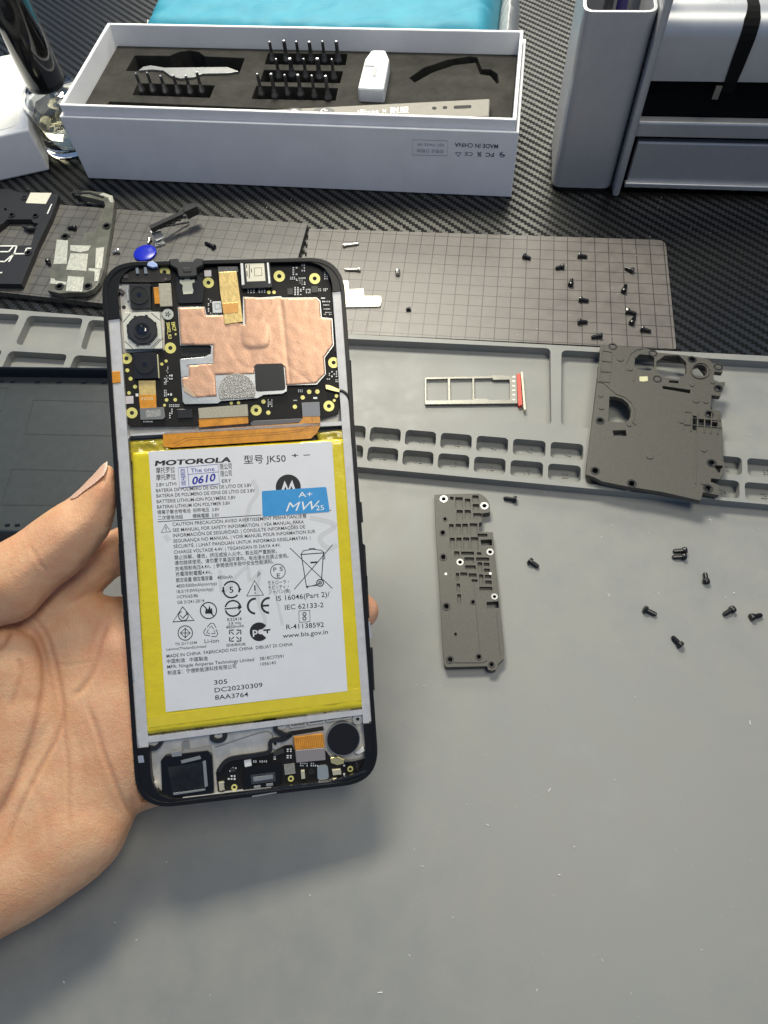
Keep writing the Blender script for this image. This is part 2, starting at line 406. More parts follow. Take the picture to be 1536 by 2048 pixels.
# ------------------------------------------------------------------ white tool kit box with foam, bits and tools
paper = mat('white_card', (.82, .82, .83), rough=.45, var=.05, vscale=.5, bump=.03, bscale=18, spec=.4)
MB = T(-15.390919, 38.94193, 0) @ RZ(math.atan2(33.055461 - 38.94193, 9.032393 + 15.390919))
BL, BD = 25.123, 8.6
t = tb = Thing('tool_box', 'long open white cardboard tool kit box with black foam inside, behind the pads', 'box', MB)
def rect(x0, x1, y0, y1): return [(x0, y0), (x1, y0), (x1, y1), (x0, y1)]
bm = bmesh.new(); add_prism(bm, [rect(0, BL, 0, BD), rect(.16, BL - .16, .16, BD - .16)], .01, 3.80); add_box(bm, .1, BL - .1, .1, BD - .1, .02, .18)
t.part('outer_shell', bm, paper, bevel=.05)
bm = bmesh.new(); add_prism(bm, [rect(.2, BL - .2, .2, BD - .2), rect(.38, BL - .38, .38, BD - .38)], .2, 4.34)
t.part('inner_shell', bm, paper, bevel=.05)
ZFO = 3.15
foam_m = mat('foam', (.032, .031, .027), rough=.85, var=.35, vscale=1.1, bump=.25, bscale=30, spec=.2)
Hs = [mp(Bf, [(188, 262), (582, 266), (572, 322), (172, 318)]), mp(Bf, [(168, 345), (560, 352), (545, 411), (148, 405)]), mp(Bf, [(130, 424), (535, 436), (522, 499), (106, 490)]),
      mp(Af, [(755, 455), (1178, 468), (1150, 536), (726, 521)]),
      mp(Af, [(738, 303), (930, 306), (985, 282), (1040, 276), (1090, 284), (1122, 308), (1342, 318), (1312, 402), (690, 388)]),
      mp(Bf, [(888, 386), (960, 335), (1080, 295), (1190, 278), (1225, 283), (1248, 342), (1290, 342), (1325, 365), (1334, 405), (1322, 414), (1290, 375), (1240, 368), (1218, 310), (1110, 322), (1000, 360), (915, 408)]),
      mp(Af, [(600, 556), (1600, 600), (1900, 640), (1900, 720), (1300, 720), (575, 588)])]
bm = bmesh.new(); add_prism(bm, [rect(.42, BL - .42, .42, BD - .42)] + [t.pl(h, ZFO) for h in Hs], .9, ZFO)
t.part('foam_insert', bm, foam_m, bevel=.03)
bm = bmesh.new(); add_box(bm, .45, BL - .45, .45, BD - .45, .5, .9)
t.part('foam_base', bm, mat('foam_dark', (.008, .008, .008), rough=.9, spec=.1))
# printing on the front wall (box stands upside down)
Rf = T(0, -.006, 0) @ Matrix.Rotation(math.pi / 2, 4, 'X')
fw = Thing('x', '', '', MB @ Rf, empty=False)
bm = bmesh.new(); P2 = lambda x, y: fw.px(*Bf(x, y), 0)
kk = fw.k(1000, 280)
add_text(bm, 'MADE IN CHINA', P2(1329, 716), P2(1113, 707), kk * 9.0, .0, bold=.012)
def glyph_loop(cx, cy, r): add_stroke(bm, [P2(cx + r * math.cos(a), cy + r * 1.0 * math.sin(a)) for a in [i * .42 for i in range(13)]], kk * 1.6, .0)
glyph_loop(1349, 766, 12); add_stroke(bm, [P2(1340, 762), P2(1358, 770)], kk * 2.6, 0)
add_text(bm, 'FC', P2(1308, 758), P2(1266, 757), kk * 8.5, .0, bold=.02)
add_text(bm, 'CE', P2(1203, 755), P2(1163, 752), kk * 8.5, .0)
add_stroke(bm, [P2(1226, 752), P2(1246, 776)], kk * 1.2, 0); add_stroke(bm, [P2(1244, 751), P2(1228, 776)], kk * 1.2, 0); add_stroke(bm, [P2(1227, 757), P2(1244, 757), P2(1241, 774), P2(1231, 774)], kk * 1.4, 0, True)
add_stroke(bm, [P2(1117, 756), P2(1131, 775), P2(1146, 757)], kk * 2.2, 0, True)
t_ = t.part('printing', bm, mat('print_navy', (.03, .04, .08), rough=.6)); t_.matrix_local = Rf
bm = bmesh.new()
add_stroke(bm, [P2(905, 692), P2(1079, 698), P2(1077, 772), P2(904, 767)], kk * .9, 0, True)
add_text(bm, 'QC PASS 09', P2(1060, 714), P2(930, 709), kk * 5.5, .0); add_text(bm, '合格证 已检验', P2(1060, 744), P2(925, 738), kk * 6.5, .0)
t_ = t.part('inspection_stamp', bm, mat('print_grey', (.22, .25, .32), rough=.6)); t_.matrix_local = Rf

steel = mat('dark_steel', (.12, .12, .125), rough=.34, metal=.9, var=.15, vscale=6)
bright = mat('bright_steel', (.62, .62, .60), rough=.28, metal=1., var=.08, vscale=5)
def bit(base, tip, label, fat=.0):
    b = MB @ Vector((*tb.px(*base, ZFO), ZFO)); z = topz(b, *tip)
    o = Thing('screwdriver_bit', label, 'driver bit', T(b.x, b.y, ZFO - .9), group='driver bits standing in the foam', empty=False)
    h = max(.7, z - ZFO) + .9; bm = bmesh.new(); r = .2 + fat
    add_lathe(bm, [(r, 0), (r, .86), (r * 1.02, 1.0), (r * .72, 1.2), (.09 + fat, 1.42), (.085 + fat, h - .04), (.06 + fat, h)], n=12)
    o.whole(bm, steel)
    bm = bmesh.new(); add_cone(bm, (0, 0, h), (0, 0, h + .03), .055 + fat, .04 + fat, 10); o.part('bit_tip', bm, bright)
ordn = ['first', 'second', 'third', 'fourth', 'fifth', 'last']
rows = [('back row of bits', Bf, [((213, 302), (200, 207)), ((283, 302), (270, 202)), ((343, 302), (332, 206)), ((405, 302), (400, 207)), ((470, 306), (462, 205)), ((537, 306), (531, 205))], .02),
        ('middle row of bits', Bf, [((245, 388), (237, 292)), ((310, 378), (300, 291)), ((378, 386), (370, 292)), ((445, 388), (435, 291)), ((515, 392), (508, 294))], .04),
        ('front row by the white clip', Bf, [((157, 472), (140, 366)), ((225, 482), (210, 366)), ((288, 472), (278, 371)), ((352, 474), (343, 371)), ((420, 483), (415, 374)), ((487, 492), (477, 377))], .02),
        ('row beside the pry blade', Af, [((780, 502), (752, 402)), ((842, 502), (818, 396)), ((910, 508), (885, 416)), ((980, 512), (957, 413)), ((1047, 512), (1022, 416)), ((1110, 507), (1085, 396))], .0)]
for nm, f, lst, fat in rows:
    for i, (b, tp) in enumerate(lst):
        on = 'last' if i == len(lst) - 1 else ordn[i]
        bit(f(*b), f(*tp), 'dark steel driver bit, %s from the left in the %s' % (on, nm), fat if i % 2 else 0)
# pry blade lying by its slot
o = Thing('pry_blade', 'silver curved pry blade lying on the foam by the left slot', 'pry tool', MB @ T(0, 0, ZFO), empty=False)
bm = bmesh.new(); add_prism(bm, [o.pl(mp(Af, [(760, 388), (785, 368), (830, 360), (900, 372), (1250, 369), (1310, 392), (1250, 402), (1110, 405), (1060, 425), (990, 432), (940, 420), (895, 388), (830, 382)]), .1)], .005, .12)
o.whole(bm, mat('blade_steel', (.22, .225, .23), rough=.4, metal=.6, var=.1), bevel=.02)
# white plastic clip
o = Thing('plastic_clip', 'white plastic clip standing in the foam right of the bits', 'clip', MB @ T(0, 0, ZFO))
wp = mat('white_plastic', (.72, .73, .75), rough=.38, spec=.5, var=.03)
bm = bmesh.new(); add_prism(bm, [o.pl(mp(Bf, [(700, 246), (770, 246), (789, 290), (762, 440), (632, 434), (640, 400), (668, 290)]), .75)], -.5, .75); o.part('clip_body', bm, wp, bevel=.12)
bm = bmesh.new(); add_prism(bm, [o.pl(mp(Bf, [(668, 320), (716, 322), (714, 330), (666, 327)]), .77)], .72, .79); add_prism(bm, [o.pl(mp(Bf, [(712, 334), (733, 336), (722, 378), (704, 376)]), .77)], .72, .79); o.part('latch', bm, mat('clip_grey', (.35, .36, .38), rough=.5))
# silver pen driver lying at the front
o = Thing('pen_driver', 'long silver electric screwdriver lying along the front of the white box', 'screwdriver', MB @ T(0, 0, ZFO + .2))
bm = bmesh.new(); q = o.pl(mp(Bf, [(-60, 558), (1288, 490), (1284, 575), (-90, 690)]), .3); q = [(a, max(b, .46)) for a, b in q]; add_prism(bm, [q], -.9, .3)
pm = mat('champagne_metal', (.20, .19, .165), rough=.5, metal=.3, var=.06, vscale=2); o.part('barrel', bm, pm, bevel=.06)
bm = bmesh.new()
for c, rx, ry in [((1012, 536), 12, 8), ((1065, 533), 12, 8)]: add_prism(bm, [o.pl(mp(Bf, circ(*c, rx, 16, ry=ry)), .3)], .29, .304)
add_prism(bm, [o.pl(mp(Bf, fillet([(1108, 524), (1196, 520), (1196, 536), (1108, 540)], 8)), .3)], .29, .304)
o.part('vent_slot', bm, mat('black_hole', (.01, .01, .01), rough=.7))
for c in [(320, 551), (466, 549)]:
    bm = bmesh.new(); add_prism(bm, [o.pl(mp(Bf, circ(*c, 52 if c[0] > 400 else 42, 24, ry=15)), .3)], .25, .32); bo = o.part('button', bm, mat('button_grey', (.07, .07, .07), rough=.4), bevel=.02)
    bm = bmesh.new(); add_stroke(bm, [o.px(*Bf(c[0] + 14 * math.cos(a), c[1] + 9 * math.sin(a)), .325) for a in [.3 * i + .6 for i in range(17)]], .06, .326); add_stroke(bm, [o.px(*Bf(c[0], c[1] - 2), .325), o.px(*Bf(c[0] + 18, c[1] - 3), .325)], .05, .326)
    o.part('printing', bm, mat('print_white', (.8, .8, .78), rough=.5), bo)
bm = bmesh.new(); k = o.k(*Bf(700, 550), .3)
add_text(bm, 'iFixes × 耐服', o.px(*Bf(632, 568), .3), o.px(*Bf(886, 556), .3), .42, .306, bold=.01); o.part('lettering', bm, mat('print_white', (.8, .8, .78), rough=.5))

# ------------------------------------------------------------------ cyan packet behind the box
o = Thing('wipes_packet', 'crinkled cyan plastic packet lying behind the white tool box', 'packet', MB @ T(0, BD + .35, 0))
def pillow(x0, x1, y0, y1, zt, amp, nx=90, ny=46, seed=0.):
    bm = bmesh.new(); g = []
    for j in range(ny + 1):
        row = []
        for i in range(nx + 1):
            u, v = i / nx, j / ny; x = x0 + (x1 - x0) * u; y = y0 + (y1 - y0) * v
            e = min(u, 1 - u) * (x1 - x0); f = min(v, 1 - v) * (y1 - y0)
            h = zt * (1 - max(0, 1 - e / 1.6) ** 2.2) ** .5 * (1 - max(0, 1 - f / 1.3) ** 2.2) ** .5
            n1 = noise.fractal(Vector((x * .55 + seed, y * .8, 3)), 1., 2.2, 5); n2 = abs(noise.noise(Vector((x * .9 + y * .7, y * .9 - x * .25, seed))))
            n3 = abs(noise.noise(Vector((x * .33 - y * .4, y * .5, seed + 7)))); h += (n1 * .35 - n2 * .5 - max(0, .22 - n3) * 3.2) * amp * min(1, h)
            row.append(bm.verts.new((x, y, max(.02, h))))
        g.append(row)
    for j in range(ny):
        for i in range(nx): bm.faces.new([g[j][i], g[j][i + 1], g[j + 1][i + 1], g[j + 1][i]])
    return bm
o.part('film_pouch', pillow(1.0, 23.6, 0., 10, 3.9, .16), mat('cyan_film', (.015, .21, .31), rough=.62, col2=(.03, .27, .37), vscale=.6, spec=.6), smooth=True)
o.part('clear_seal', pillow(23.3, 24.75, -.05, 9.5, 3.6, .8, 24, 46, 5.), mat('clear_film', (.75, .76, .76), rough=.2, spec=.6, trans=.35), smooth=True)
o.part('clear_seal', pillow(.35, 1.25, -.05, 9.5, 3.4, .8, 24, 46, 9.), mat('clear_film', (.75, .76, .76)), smooth=True)

# ------------------------------------------------------------------ silver desk organiser
alu = mat('grey_aluminium', (.46, .47, .49), rough=.38, metal=.5, var=.05, vscale=1.2, bump=.04, bscale=90)
alu_shade = mat('slot_shade', (.004, .004, .005), rough=.8, spec=.1)
OY = -.215
OM = T(11.321, 33.221, 0) @ RZ(OY)
o = to = Thing('desk_organizer', 'silver aluminium desk organiser with a pen tube and drawer, right of the white box', 'organizer', OM)
def zl(x, y, p): return topz(OM @ Vector((x, y, 0)), *p)
bm = bmesh.new(); add_prism(bm, [fillet(rect(0, 3.25, .0, 4.6), .55, 6), fillet(rect(.16, 3.09, .16, 4.44), .42, 6)], .25, 9.05); o.part('pen_tube', bm, alu, bevel=.03)
bm = bmesh.new(); add_prism(bm, [fillet(rect(.12, 3.13, .12, 4.5), .5, 6)], .004, .6); o.part('tube_base', bm, mat('black_rubber', (.012, .012, .013), rough=.6))
bm = bmesh.new(); add_prism(bm, [rect(3.3, 3.68, -.38, 8.5)], .05, 10.2); o.part('side_plate', bm, alu, bevel=.12)
XF = 16.
zp1 = zl(4.2, .2, (1275, 283)); zb0 = zl(4.2, .2, (1280, 271)); zb1 = zl(4.2, .2, (1290, 241)); zu0 = zl(4.2, .2, (1318, 163)); zu1 = zl(4.2, .2, (1338, 28))
bm = bmesh.new(); add_box(bm, 4.0, XF, .2, .64, .55, zp1); o.part('drawer', bm, alu, bevel=.08)
bm = bmesh.new(); add_box(bm, 3.9, XF, .0, .3, .35, .62); o.part('drawer_lip', bm, alu, bevel=.05)
bm = bmesh.new(); add_box(bm, 3.72, XF, .1, .66, zb0, zb1); o.part('middle_shelf', bm, alu, bevel=.1)
bm = bmesh.new(); rr = 1.0; prof = [(.25, zu0), (.25, zu1 - rr)] + [(.25 + rr - rr * math.cos(a), zu1 - rr + rr * math.sin(a)) for a in [i * math.pi / 16 for i in range(1, 9)]] + [(8, zu1), (8, zu1 - .3), (.25 + rr, zu1 - .3), (.55, zu1 - rr), (.55, zu0)]
A_ = [bm.verts.new((3.72, y, z)) for y, z in prof]; B_ = [bm.verts.new((XF, y, z)) for y, z in prof]; n = len(prof)
for i in range(n): bm.faces.new([A_[i], A_[(i + 1) % n], B_[(i + 1) % n], B_[i]])
bm.faces.new(A_); bm.faces.new(list(reversed(B_)))
us = o.part('upper_cover', bm, alu, smooth=True); sharp_by_angle(us, 30)
bm = bmesh.new(); add_box(bm, 3.75, XF, .68, 8, .3, zu0 - .15); add_box(bm, 3.75, XF, 1.6, 8, zu0 - .2, zu1 - .35); o.part('inside_shade', bm, alu_shade)  # solid near-black fill standing in for the shade inside the shelf gaps
bm = bmesh.new(); add_box(bm, 3.75, 4.05, 1.2, 1.35, zu0 - 1.25, zu0 - 1.13); o.part('hinge_pin', bm, bright)
# strap over the cover
o = Thing('cable_strap', 'black rubber strap hanging over the silver organiser cover', 'strap', OM)
sx = o.px(*Cf(1425, 200), .24, ax=1).x
bm = bmesh.new()
pth = [(2.2, zu1 + .03), (1.25, zu1 + .03)] + [(.25 + rr - (rr + .03) * math.cos(a), zu1 - rr + (rr + .03) * math.sin(a)) for a in [math.pi / 2 - i * math.pi / 12 for i in range(1, 6)]] + [(.21, zu1 - rr), (.2, zu0 + .9), (.2, zu0), (.25, zu0 - .5)]
wd = [.22, .24, .26, .28, .34, .34, .34, .34, .32, .28, .3]
prev = None
for (y, z), w in zip(pth, wd):
    cur = [bm.verts.new((sx - w, y, z)), bm.verts.new((sx + w, y, z))]
    if prev: bm.faces.new([prev[0], prev[1], cur[1], cur[0]])
    prev = cur
s_ = o.part('strap_band', bm, mat('strap_black', (.005, .005, .005), rough=.8, spec=.15)); md = s_.modifiers.new('t', 'SOLIDIFY'); md.thickness = .06; md.offset = 0
bm = bmesh.new(); add_box(bm, sx - .62, sx - .34, .1, .2, zu0 - .75, zu0 - .12); o.part('metal_end', bm, bright)
# pens in the tube
def pen(x, y, r, lean, m, label):
    q = Thing('pen', label, 'pen', OM @ T(x, y, .62)); bm = bmesh.new(); add_cone(bm, (0, 0, 0), (lean[0], lean[1], 8.1), r, r, 16); q.part('pen_barrel', bm, m)
    bm = bmesh.new(); add_cone(bm, (lean[0], lean[1], 8.1), (lean[0] * 1.05, lean[1] * 1.05, 8.5), r * .6, r * .4, 12); q.part('pen_cap', bm, m)
pen(1.25, 1.6, .22, (.1, .7), mat('knurl_black', (.05, .05, .055), rough=.4, bump=.8, bscale=14, var=.6, vscale=10), 'black knurled pen standing in the organiser tube')
pen(2.0, 1.4, .26, (-.05, .8), mat('dark_violet', (.03, .02, .12), rough=.35), 'dark violet pen standing in the organiser tube')

# ------------------------------------------------------------------ glass bottle, white box and lid at the left
b0 = onz(150, 287, 0)
o = Thing('glass_bottle', 'clear glass bottle with a tall black cap between the white boxes', 'bottle', T(b0.x, b0.y, 0))
zs = topz(b0, 103, 168)
prof = [(.3, .02), (1.62, .02), (1.78, .12), (1.8, .4), (1.8, zs - .7), (1.72, zs - .35), (1.4, zs - .1), (.85, zs), (.8, zs + .5), (.68, zs + .5), (.68, zs - .05), (1.25, zs - .25), (1.52, zs - .5), (1.6, zs - .8), (1.6, .6), (1.45, .42), (.3, .4)]
bm = bmesh.new(); add_lathe(bm, prof, n=48); bo = o.part('bottle_glass', bm, mat('glass', (.97, .98, .97), rough=.03, trans=1., ior=1.48), smooth=True)
bm = bmesh.new(); add_lathe(bm, [(.2, .43), (1.42, .45), (1.57, .65), (1.57, 2.2), (.2, 2.2)], n=40); o.part('liquid', bm, mat('pale_liquid', (.93, .88, .66), rough=.02, trans=1., ior=1.36), smooth=True)
bm = bmesh.new(); cr = 1.1; ct = zs + 6.2; add_lathe(bm, [(.2, zs + .08), (cr * .96, zs + .08), (cr, zs + .18), (cr, ct - .2), (cr * .94, ct), (.1, ct)], n=40); cp = o.part('cap', bm, mat('gloss_black', (.006, .006, .007), rough=.12, spec=.6, coat=.6), smooth=True); sharp_by_angle(cp, 40)
bm = bmesh.new()
for i, wd_ in enumerate(['', '']): pass
# white box
c0 = onz(100, 341, 0); c1 = onz(0, 363, 0); ya = math.atan2(c0.y - c1.y, c0.x - c1.x)
zt = topz(c0, 53, 261)
o = Thing('carton', 'white square carton with a rounded card on top, beside the glass bottle', 'box', T(c0.x, c0.y, 0) @ RZ(ya))
bm = bmesh.new(); add_box(bm, -9.5, 0, 0, 8.6, .01, zt); o.part('carton_body', bm, paper, bevel=.1)
bm = bmesh.new(); add_prism(bm, [fillet(rect(-8.9, -.55, .55, 8.0), .7, 6)], zt - .02, zt + .035); o.part('top_card', bm, mat('card_top', (.84, .83, .78), rough=.4, var=.01), bevel=.02)
bm = bmesh.new(); add_text(bm, 'Connect', o.px(-12, 224, zt + .04), o.px(12, 216, zt + .04), .16, zt + .04); o.part('lettering', bm, mat('print_grey', (.22, .25, .32)))
z3 = zt + .04; lc = onz(-26, 52, z3)
o = Thing('plastic_cup', 'translucent plastic cup standing on the white carton', 'cup', T(lc.x, lc.y, z3), empty=False)
bm = bmesh.new(); add_lathe(bm, [(.1, .0), (1.65, .0), (1.75, .1), (1.95, 1.9), (1.88, 1.9), (1.68, .15), (.1, .12)], n=40); o.whole(bm, mat('frosted', (.85, .87, .88), rough=.25, trans=.6), smooth=True)
# ------------------------------------------------------------------ loose phone pieces
blk_pl = mat('speckled_black', (.033, .031, .025), rough=.5, col2=(.100, .094, .076), vscale=34, bump=.12, bscale=70, spec=.5)
blk_dk = mat('satin_black', (.012, .012, .013), rough=.42, spec=.5)
hole_m = mat('black_hole', (.01, .01, .01), rough=.7)
# back cover lying inside up at the left
ZB = 1.5
o = Thing('back_cover', 'dark navy phone back cover lying open on the mat under the hand', 'phone cover', T(-10, 18, ZB))
navy = mat('navy_plastic', (.012, .016, .026), rough=.3, spec=.5); cin = mat('cover_inside', (.040, .046, .047), rough=.42, var=.12, vscale=2.5, bump=.06, bscale=40)
top = [(-420, 728), (590, 739), (655, 1085), (-520, 1049)]
c_ = o.pl(top, 0.); 
def inset(poly, d):
    P = [Vector(p) for p in poly]; n = len(P); out = []; ar = sum(P[i].x * P[(i + 1) % n].y - P[(i + 1) % n].x * P[i].y for i in range(n)); sg = 1 if ar > 0 else -1
    for i in range(n):
        a, b, c = P[i - 1], P[i], P[(i + 1) % n]; u = (b - a).normalized(); v = (c - b).normalized(); nu = Vector((-u.y, u.x)) * sg; nv = Vector((-v.y, v.x)) * sg
        m = (nu + nv); m = m / max(.3, m.dot(nu)) if m.length > 1e-6 else nu
        out.append(tuple(b + m * d))
    return out
oc = fillet(c_, .9, 6); ic = fillet(inset(c_, .13), .8, 6)
bm = bmesh.new(); add_prism(bm, [oc, ic], -.72, 0); o.part('cover_wall', bm, navy, bevel=.04)
bm = bmesh.new(); add_prism(bm, [fillet(inset(c_, .05), .85, 6)], -.76, -.62)
fl = o.part('cover_floor', bm, cin)
bm = bmesh.new()
for q in ([(67, 800), (640, 815), (640, 880), (50, 868)], [(25, 938), (640, 955), (640, 1015), (2, 1010)], [(-300, 768), (16, 776), (4, 822), (-300, 815)]):
    add_stroke(bm, [*o.pl(q, -.615), o.pl(q, -.615)[0]], .05, -.614)
o.part('recess_line', bm, mat('cover_line', (.02, .022, .024), rough=.6), fl)
bm = bmesh.new()
for x in (-130, -60, 2, 25, 75, 118, 168, 208): 
    p = o.px(x, 764 + .012 * x, -.6); add_box(bm, p.x - .12, p.x + .12, p.y - .02, p.y + .05, -.61, -.585)
for x in (-80, 10, 30): 
    p = o.px(x, 1046, -.4); add_box(bm, p.x - .1, p.x + .1, p.y - .02, p.y + .05, -.62, -.55)
o.part('clip', bm, navy)
# SIM tray
o = Thing('sim_tray', 'thin metal SIM tray with a red seal lying in the large mat tray', 'SIM tray', T(*onz(*Sf(800, 430), ZF)))
nick = mat('nickel', (.20, .195, .175), rough=.42, metal=.7, var=.12, vscale=8)
bm = bmesh.new(); hz = .16
add_prism(bm, [o.pl(mp(Sf, [(520, 352), (930, 343), (945, 336), (1050, 342), (1085, 336), (1092, 512), (522, 518)]), hz)] + [o.pl(mp(Sf, q), hz) for q in (
    [(531, 364), (661, 361), (664, 492), (531, 494)], [(677, 361), (812, 359), (813, 488), (680, 491)], [(826, 359), (935, 357), (940, 367), (1042, 366), (1046, 488), (912, 490), (905, 482), (828, 484)])], .07, hz)
o.part('frame', bm, nick, bevel=.012)
bm = bmesh.new(); add_prism(bm, [o.pl(mp(Sf, [(522, 515), (1088, 506), (1088, 516), (990, 519), (985, 514), (860, 516), (700, 520), (660, 515), (524, 519)]), .13)], .02, .08); o.part('side_rail', bm, mat('nickel_dark', (.2, .2, .19), rough=.4, metal=.8))
bm = bmesh.new()
for i, y in enumerate((345, 372, 400, 428, 455, 485)): add_prism(bm, [o.pl(mp(Sf, [(1060, y), (1075, y), (1076, y + 9), (1061, y + 9)]), hz + .005)], hz - .01, hz + .012)
o.part('detent', bm, mat('champagne_bright', (.7, .68, .6), rough=.3, metal=.8))
bm = bmesh.new(); add_prism(bm, [fillet(o.pl(mp(Sf, [(1086, 330), (1108, 328), (1120, 520), (1096, 527)]), .22), .04)], .0 + .01, .22); o.part('seal', bm, mat('red_rubber', (.62, .075, .05), rough=.5), bevel=.04)
bm = bmesh.new(); add_prism(bm, [fillet(o.pl(mp(Sf, [(1111, 318), (1123, 316), (1142, 548), (1130, 552)]), .26), .03)], .005, .26); o.part('face_plate', bm, mat('champagne_plate', (.62, .56, .44), rough=.3, metal=.8), bevel=.03)
# square bracket at the right
o = Thing('rear_bracket', 'speckled black bracket with camera openings lying across the mat trays', 'phone bracket', T(*onz(1310, 850, ZR + .03)))
hz = .36
out = [(205, 85), (270, 75), (420, 95), (545, 103), (590, 112), (605, 132), (640, 132), (660, 138), (870, 160), (1010, 180), (1060, 192), (1098, 225), (1160, 225), (1178, 262), (1175, 298), (1112, 290), (1102, 330), (1108, 356), (1150, 375), (1195, 372), (1192, 400), (1170, 432), (1158, 488), (1088, 478), (1080, 590), (1150, 602), (1172, 640), (1165, 680), (1175, 750), (1172, 790), (1182, 850), (1182, 1005), (1194, 1020), (1190, 1105), (1150, 1148), (1085, 1140), (1080, 1168), (1150, 1195), (1148, 1275), (1020, 1250), (1000, 1318), (700, 1250), (500, 1218), (430, 1208), (215, 1165), (150, 1130), (88, 1110), (98, 1000), (122, 830), (128, 770), (150, 610), (178, 380), (186, 240), (196, 205)]
hl = [[(478, 185), (515, 153), (590, 158), (633, 180), (632, 250), (600, 282), (520, 278), (474, 248)], [(715, 163), (830, 162), (888, 218), (888, 300), (830, 352), (712, 338), (650, 282), (648, 212)],
      [(275, 490), (320, 490), (380, 508), (425, 548), (447, 600), (443, 650), (415, 695), (265, 690)], [(750, 360), (826, 365), (824, 384), (748, 378)], [(697, 404), (920, 436), (918, 466), (780, 440), (700, 428)], [(300, 760), (405, 756), (415, 802), (310, 806)]]
hl += [circ(995, 285, 58, 20, ry=50)]
for c in [(932, 195), (160, 1080), (452, 1182), (1058, 1222), (1087, 1020), (1068, 630), (200, 683), (1140, 425)]: hl.append(circ(*c, 24, 14))
hl += [[(940, 640), (970, 645), (968, 760), (936, 755)], [(985, 668), (1030, 672), (1028, 722), (984, 716)], [(1040, 675), (1082, 680), (1080, 730), (1038, 724)], [(1092, 690), (1138, 696), (1136, 738), (1090, 732)], [(1090, 1030), (1180, 1040), (1150, 1100), (1130, 1080)]]
bm = bmesh.new(); add_prism(bm, [o.pl(mp(Uf, out), hz)] + [o.pl(mp(Uf, h), hz) for h in hl], .12, hz); body = o.part('bracket_plate', bm, blk_pl, bevel=.025)
bm = bmesh.new(); add_prism(bm, [o.pl(mp(Uf, [(95, 1090), (215, 1150), (440, 1195), (1000, 1300), (1010, 1240), (1140, 1265), (1180, 1000), (1172, 800), (1080, 470), (1090, 300), (1000, 190), (600, 120), (210, 95), (130, 780)]), hz)] + [inset(o.pl(mp(Uf, [(95, 1090), (215, 1150), (440, 1195), (1000, 1300), (1010, 1240), (1140, 1265), (1180, 1000), (1172, 800), (1080, 470), (1090, 300), (1000, 190), (600, 120), (210, 95), (130, 780)]), hz), .14)], .0, .13); o.part('bracket_skirt', bm, blk_dk)
bm = bmesh.new()
def rib(o, bm, f, pts, w, z0, z1, h=None):
    P = o.pl(mp(f, pts), z1 if h is None else h)
    for a, b in zip(P, P[1:]):
        a = Vector(a); b = Vector(b); u = (b - a).normalized(); n_ = Vector((-u.y, u.x)) * w / 2
        add_prism(bm, [[tuple(a + n_), tuple(a - n_), tuple(b - n_), tuple(b + n_)]], z0, z1)
for x0, x1 in ((930, 924), (980, 972), (1034, 1030), (1090, 1082), (1146, 1136)): rib(o, bm, Uf, [(x0, 610 + (x0 - 930) * .05), (x1, 765 + (x0 - 930) * .1)], .035, hz - .1, hz + .05)
rib(o, bm, Uf, [(870, 608), (935, 612)], .03, hz - .02, hz + .03); rib(o, bm, Uf, [(872, 605), (866, 745)], .03, hz - .02, hz + .03); rib(o, bm, Uf, [(865, 708), (1165, 735)], .035, hz - .05, hz + .045); rib(o, bm, Uf, [(940, 660), (1165, 680)], .03, hz - .05, hz + .04)
for q in ([(218, 122), (300, 135), (292, 208), (212, 200), (218, 122)], [(212, 205), (292, 213), (285, 290), (205, 282), (212, 205)], [(203, 288), (283, 295), (275, 375), (195, 365), (203, 288)], [(180, 370), (225, 378), (330, 468)], [(330, 466), (400, 492), (455, 540), (480, 600), (470, 660), (455, 690), (490, 715)], [(408, 285), (412, 220), (440, 150), (490, 115), (545, 105)], [(972, 770), (960, 1180)], [(470, 300), (465, 365)]): rib(o, bm, Uf, q, .035, hz - .02, hz + .03)
R0 = [o.px(*Uf(995 + 72 * math.cos(a), 285 + 62 * math.sin(a)), hz) for a in [i * .28 for i in range(23)]]
for a, b in zip(R0, R0[1:]):
    u = (b - a).normalized(); n_ = Vector((-u.y, u.x)) * .03; add_prism(bm, [[tuple(a + n_), tuple(a - n_), tuple(b - n_), tuple(b + n_)]], hz - .02, hz + .05)
for c in [(360, 190), (440, 272), (205, 480), (210, 580), (432, 712), (595, 965), (1025, 915), (962, 520), (1040, 530), (848, 688), (930, 395), (1095, 375), (1020, 1175)]:
    p = o.px(*Uf(*c), hz); add_prism(bm, [circ(p.x, p.y, .11 if c not in [(595, 965), (360, 190), (962, 520)] else .15, 14)], hz - .02, hz + .035)
o.part('rib', bm, blk_pl, body, bevel=.008)
bm = bmesh.new()
for c in [(932, 195), (160, 1080), (452, 1182), (1058, 1222), (1087, 1020), (1068, 630), (200, 683), (1140, 255), (620, 145), (300, 92), (655, 350), (1140, 425)]:
    p = o.px(*Uf(*c), hz); add_prism(bm, [circ(p.x, p.y, .20, 16), circ(p.x, p.y, .13, 16)], hz - .05, hz + .012)
o.part('screw_hole', bm, blk_dk, body)
bm = bmesh.new(); add_prism(bm, [o.pl(mp(Uf, [(512, 332), (577, 330), (580, 366), (545, 372), (514, 368)]), hz)], hz - .01, hz + .012); o.part('contact_patch', bm, mat('pale_gold', (.85, .80, .48), rough=.25, metal=.4))
